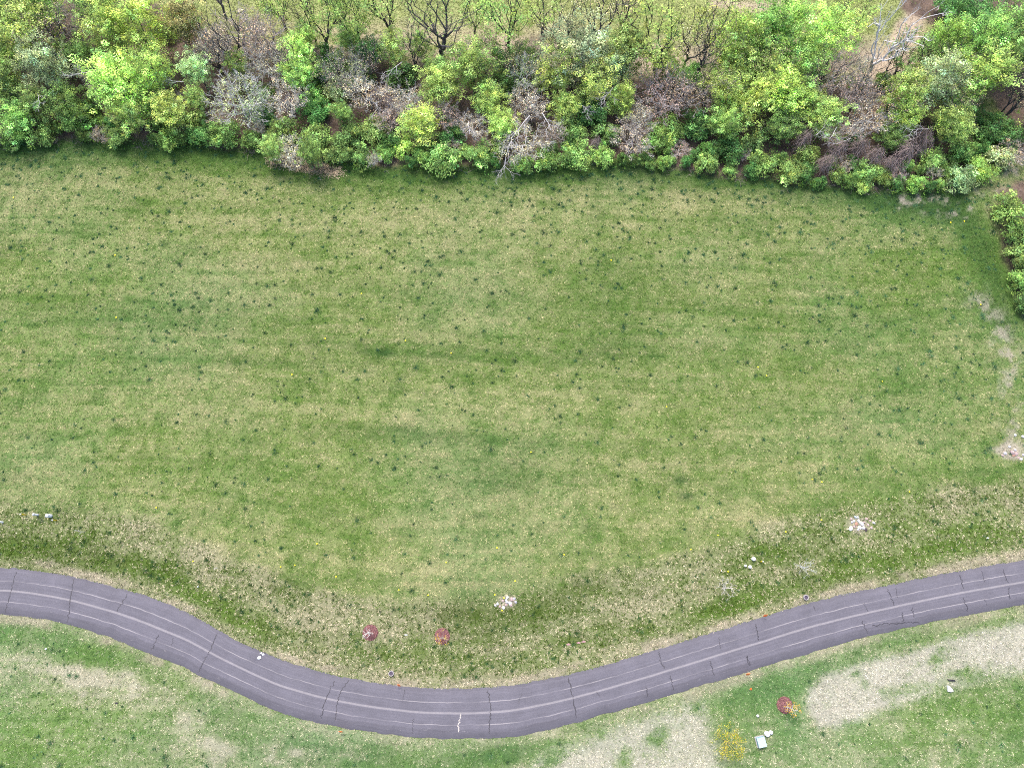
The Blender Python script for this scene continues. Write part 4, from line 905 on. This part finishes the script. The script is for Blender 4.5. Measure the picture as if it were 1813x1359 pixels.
# yellow marker posts
def marker(px, py, label, h=1.25):
    b = at(px, py); o = thing('marker_post', label, 'marker post', (b[0], b[1], 0), 0, 'yellow marker posts')
    link('post', vm('marker_body', cyl(.095, h * .88, 10, -.02), M['yellow_plastic'], True), o)
    link('cap', vm('marker_cap', lathe([(.09, h * .85), (.09, h * .95), (.05, h)], 10), M['white_plastic'], True), o)
marker(46, 911, 'yellow marker post with white tip, leftmost by the pedestals'); marker(100, 921, 'yellow marker post right of the large white pedestal', 1.0)
marker(1346, 994, 'yellow marker post right of the round white pedestal')
marker(1276, 1012 - 2, 'low yellow marker stub in rough grass above the road', .35)
# orange flags
def flag(px, py, label, h=.5, w_=.28, ang=0):
    h *= 1.7; w_ *= 1.9
    b = at(px, py); o = thing('orange_flag', label, 'flag', (b[0], b[1], 0), ang, 'orange marker flags')
    link('stake', vm('stake', cyl(.015, h, 6), M['grey_wood']), o)
    V, F = box(w_, .03, h * .55, h * .43, w_ / 2 + .012)
    for i, v in enumerate(V):
        V[i] = (v[0], v[1] + .05 * math.sin(v[0] * 14) + (.28 if i > 3 else 0), v[2])
    link('cloth', mesh_py('flag_cloth', V, F, M['orange_plastic']), o)
flag(705, 1213, 'orange flag at the upper road edge near the round meter pit', .6, .2)
flag(603, 1294, 'orange flag at the lower edge of the road bend', .8, .24)
flag(1348, 1091, 'orange flag at the upper road edge on the right', .7, .26)
flag(1318, 1194, 'orange flag just below the road on the right', .6, .26)
flag(1326, 1220, 'small orange flag in the grass above the blue box', .3, .14)
# meter pits: concrete rings with dark lids
def pit(px, py, label):
    b = at(px, py); o = thing('meter_pit', label, 'meter pit', (b[0], b[1], 0), 0, 'round meter pits by the road')
    V = []; F = []; n = 20
    for r_, z_ in ((.36, -.02), (.36, .30), (.27, .30), (.27, .12)):
        for k in range(n): V.append((r_ * math.cos(2 * math.pi * k / n), r_ * math.sin(2 * math.pi * k / n), z_))
    for i in range(3):
        for k in range(n): F.append((i * n + k, i * n + (k + 1) % n, (i + 1) * n + (k + 1) % n, (i + 1) * n + k))
    link('ring', mesh_py('pit_ring', V, F, M['concrete'], False), o)
    link('lid', vm('pit_lid', lathe([(.265, .13), (.265, .17), (.2, .185)], 20), M['dark_lid']), o)
pit(693, 1191, 'round concrete meter pit above the road left of the bend bottom'); pit(1426, 1057, 'round meter pit with dark lid by the road on the right')
# transformer box
b = at(1346, 1311.5); o = thing('transformer_box', 'pale blue utility cabinet with a light lid in the lower right grass', 'utility box', (b[0], b[1], 0), math.radians(12))
link('cabinet', vm('cabinet', box(1.0, 1.15, .62, -.02), M['pale_blue_metal']), o)
link('lid', vm('cabinet_lid', box(1.08, 1.23, .08, .602, taper=.96), M['pale_lid']), o)
link('handle', vm('cabinet_handle', box(.3, .05, .06, .35, 0, -.60), M['grey_wood']), o)
link('plinth', vm('cabinet_plinth', box(1.25, 1.4, .10, -.04), M['concrete']), o)
# mulch rings with saplings
def mulch(px, py, label, r_=1.06):
    b = at(px, py); n = 34; rg = np.random.default_rng(int(px)); V = [(0, 0, .20)]; F = []
    for j, (q_, z_) in enumerate(((.35, .19), (.7, .14), (.92, .08), (1.0, -.03))):
        for k in range(n):
            a = 2 * math.pi * k / n; rr = r_ * q_ * (1 + (rg.normal(0, .025) if j > 1 else 0)); V.append((rr * math.cos(a), rr * math.sin(a), z_ + rg.normal(0, .008)))
    for k in range(n): F.append((0, 1 + k, 1 + (k + 1) % n))
    for j in range(3):
        for k in range(n): F.append((1 + j * n + k, 1 + (j + 1) * n + k, 1 + (j + 1) * n + (k + 1) % n, 1 + j * n + (k + 1) % n))
    o = thing('mulch_ring', label, 'mulch bed', (b[0], b[1], 0), 0, 'red mulch rings round saplings')
    link('mound', mesh_py('mound', V, F, M['mulch'], True), o)
    N_ = 900; a = rg.uniform(0, 6.28, N_); q_ = r_ * np.sqrt(rg.random(N_)); z_ = np.interp(q_ / r_, [0, .35, .7, .92, 1], [.21, .2, .15, .09, .01])
    d = rg.uniform(0, 6.28, N_); l = rg.uniform(.04, .12, N_); w_ = .022; p = np.column_stack([q_ * np.cos(a), q_ * np.sin(a), z_]); u = np.column_stack([np.cos(d), np.sin(d), rg.normal(0, .3, N_)]); v = np.column_stack([-np.sin(d), np.cos(d), rg.normal(0, .3, N_)])
    VV = np.stack([p - u * l[:, None] - v * w_, p + u * l[:, None] - v * w_, p + u * l[:, None] + v * w_, p - u * l[:, None] + v * w_], 1).reshape(-1, 3) + np.array([0, 0, .015])
    cc = np.repeat(np.array([[.23, .115, .115]]) * rg.uniform(.4, 1.7, (N_, 1)), 4, 0)
    ch = link('bark_chips', mesh_np('bark_chips', VV, np.arange(N_ * 4).reshape(-1, 4), M['grass'], cc), o); ch['kind'] = 'stuff'
    return o
def sapling(px, py, label, H, Rr, barkc, leafc, nbr, nleaf, seed, lsize=.05, br=.02):
    rg = np.random.default_rng(seed); b = at(px, py)
    zz = rg.uniform(H * .35, H, nbr); rad = Rr * rg.uniform(.35, 1, nbr) * np.clip(1.3 - .6 * zz / H, .4, 1); a = rg.uniform(0, 6.28, nbr)
    c = np.column_stack([rad * np.cos(a), rad * np.sin(a), zz])
    segs, tips = grow(c, [np.array([0, 0, H * k / 5 * .85]) for k in range(6)], br * .5, seed, .05, 1.0)
    segs += twig_spray(tips, np.array([0, 0, H * .4]), 2, .25 * Rr, rg, br * .45, .4)
    V, F = tubes(segs, 4)
    o = thing('sapling', label, 'tree', (b[0], b[1], 0), 0, 'newly planted saplings')
    link('trunk', mesh_np('sapling_wood', V, F, M['bark']), o, color=barkc)
    if nleaf:
        LV = leaves(tips, nleaf, .16 * Rr + .08, lsize, rg, .8); link('crown', mesh_np('sapling_leaves', LV[0], LV[1], M['leaf'], LV[2]), o, color=leafc)
mulch(656, 1119, 'red mulch ring round the bare white sapling, left of the pair'); mulch(783, 1125.5, 'red mulch ring round the yellow sapling, right of the pair'); mulch(1389, 1247, 'red mulch ring below the road in the lower right')
sapling(654, 1119, 'whitish bare sapling in the left mulch ring', 2.6, .85, (.62, .58, .55), (.55, .5, .42), 24, 3, 21, .035, .03)
sapling(784, 1127, 'yellow-leaved sapling in the right mulch ring of the pair', 2.4, 1.1, (.4, .36, .3), (.62, .42, .05), 20, 9, 22, .06, .022)
sapling(1392, 1250, 'orange-yellow sapling leaning out of the lower right mulch ring', 4.0, .95, (.5, .48, .46), (.62, .42, .07), 24, 12, 23, .07, .028)
sapling(1281, 1308, 'broad yellow-green young tree at the end of the straw patch', 4.2, 2.3, (.35, .3, .1), (.54, .49, .05), 80, 11, 24, .07, .02)
sapling(1417, 1004, 'thin pale yellow sapling in the rough grass right of the pedestals', 3.4, 1.5, (.50, .50, .50), (.45, .48, .18), 40, 5, 25, .05, .022)
sapling(1279, 1041, 'nearly bare sapling above the road right of the centre', 3.2, 1.7, (.56, .52, .48), (.48, .46, .2), 40, 4, 26, .045, .022)
sapling(150, 941, 'tiny bare whip with pale stem right of the pedestals', 2.4, .35, (.6, .58, .56), (.4, .4, .2), 7, 1, 27, .03, .022)
sapling(386, 1006, 'tiny bare whip in a dark tuft left of the middle', 1.6, .3, (.6, .58, .6), (.4, .4, .2), 6, 1, 28, .03, .02)
# short white stake
b = at(719, 1123); o = link('survey_stake', vm('survey_stake', box(.42, .1, .08, .03), M['white_plastic']), loc=(b[0], b[1], 0)); tag(o, 'short white stake lying in the grass between the two mulch rings', 'stake')
# crumpled white litter on the road edge
def crumple(name, pts, zs, mat, seed, loc, label=None, cat=None, parent=None):
    rg = np.random.default_rng(seed); n = len(pts); V = [(0, 0, zs * 1.2)] + [(x_, y_, zs * rg.uniform(.2, .9)) for x_, y_ in pts] + [(x_ * 1.02, y_ * 1.02, -.01) for x_, y_ in pts]
    F = [(0, 1 + k, 1 + (k + 1) % n) for k in range(n)] + [(1 + k, 1 + n + k, 1 + n + (k + 1) % n, 1 + (k + 1) % n) for k in range(n)]
    o = link(name, mesh_py(name, V, F, mat), parent, loc=loc)
    if label: tag(o, label, cat)
    return o
b = at(462, 1159.5); zr = road_z(b[0], b[1])
o = thing('litter', 'crumpled white litter with dark scraps on the upper road edge', 'litter', (b[0], b[1], zr))
crumple('wrapper', [(.0, -.3), (.28, -.18), (.2, .1), (-.05, .12), (-.22, -.02), (-.3, -.22)], .14, M['white_plastic'], 1, (-.18, -.2, 0), parent=o)
crumple('wrapper', [(.22, -.02), (.15, .18), (-.1, .1), (-.22, -.08), (0, -.12)], .12, M['white_plastic'], 2, (.28, .1, 0), parent=o)
crumple('wrapper', [(.2, .02), (.1, .16), (-.14, .06), (-.12, -.12)], .12, M['white_plastic'], 3, (.0, .26, 0), parent=o)
crumple('dark_scrap', [(.12, 0), (.05, .1), (-.1, .04), (-.04, -.1)], .08, M['dark_cloth'], 4, (.1, .02, 0), parent=o)
crumple('dark_scrap', [(.22, .02), (.1, .08), (-.16, .0), (.02, -.06)], .06, M['dark_cloth'], 5, (.42, .36, 0), parent=o)
crumple('dark_scrap', [(.07, 0), (.0, .08), (-.08, .0), (.0, -.07)], .19, M['kraft_brown'], 6, (-.22, -.18, 0), parent=o)
b = at(1681, 1218); crumple('white_bag', [(-.35, -.35), (.0, -.42), (.38, -.3), (.3, .0), (.02, .3), (-.3, .42)], .3, M['white_plastic'], 7, (b[0], b[1], 0), 'triangular white bag at the lower edge of the right straw patch', 'bag')
b = at(1683, 1203); o = crumple('dark_scrap', [(-.5, .1), (-.3, -.1), (.1, -.14), (.55, -.12), (.45, .05), (0, .08)], .25, M['dark_cloth'], 8, (b[0], b[1], 0), 'dark bundle lying on the straw above the white bag', 'debris')
b = at(206, 1244); crumple('dark_scrap', [(-.28, .06), (0, -.12), (.3, -.02), (.1, .14)], .12, M['dark_cloth'], 9, (b[0], b[1], 0), 'small dark scrap in the grass below the road on the left', 'debris')
for i, (px, py, nm) in enumerate([(1006, 1140, 'left'), (1024, 1137, 'middle'), (1033, 1135, 'right')]):
    b = at(px, py); o = crumple('mud_patch', [(-.3, .0), (-.1, -.14), (.25, -.1), (.36, .06), (.05, .14)], .05, M['stone'], 30 + i, (b[0], b[1], 0)); o.color = (.34, .20, .21, 1)
    tag(o, f'pinkish bare mud patch, {nm} of three above the road', 'mud', 'pink mud patches')

# dandelions
DN = [(206, 562), (517, 663), (1562, 675), (1357, 665), (1342, 650), (576, 599), (718, 603), (799, 625), (204, 452), (24, 350), (1082, 461), (1736, 539), (1438, 848), (1455, 853), (1610, 870), (1454, 920), (1391, 941), (1271, 947), (277, 898), (342, 993),
      (561, 962), (706, 1044), (758, 1053), (790, 995), (876, 1052), (892, 1058), (889, 1080), (912, 1028), (999, 981), (595, 1020), (522, 1000), (497, 1003), (1223, 972), (1707, 392), (1683, 394), (1289, 1011), (880, 969), (940, 800), (640, 520), (1180, 720)]
DN.sort(); n = 8
V = []; F = []
for k in range(n):
    a = 2 * math.pi * k / n; V.append((.11 * math.cos(a) * (1 + .2 * (k % 2)), .11 * math.sin(a) * (1 + .2 * (k % 2)), .09))
V += [(0, 0, .14), (0, 0, 0)]
F = [(k, (k + 1) % n, n) for k in range(n)] + [((k + 1) % n, k, n + 1) for k in range(n)]
dm = mesh_py('dandelion', V, F, M['dandelion_yellow'])
nd = 0
for row, rn in (((0, 800), 'upper field'), ((800, 1400), 'lower field')):
    l = [d for d in DN if row[0] <= d[1] < row[1]]
    for i, (px, py) in enumerate(l):
        b = at(px, py, .1); o = link('dandelion', dm, loc=(b[0], b[1], .08)); o.scale = (.9,) * 3
        tag(o, f'yellow dandelion in the {rn}, {ORD[min(i, 29)]} from the left of {len(l)}', 'flower', 'dandelions in the grass')
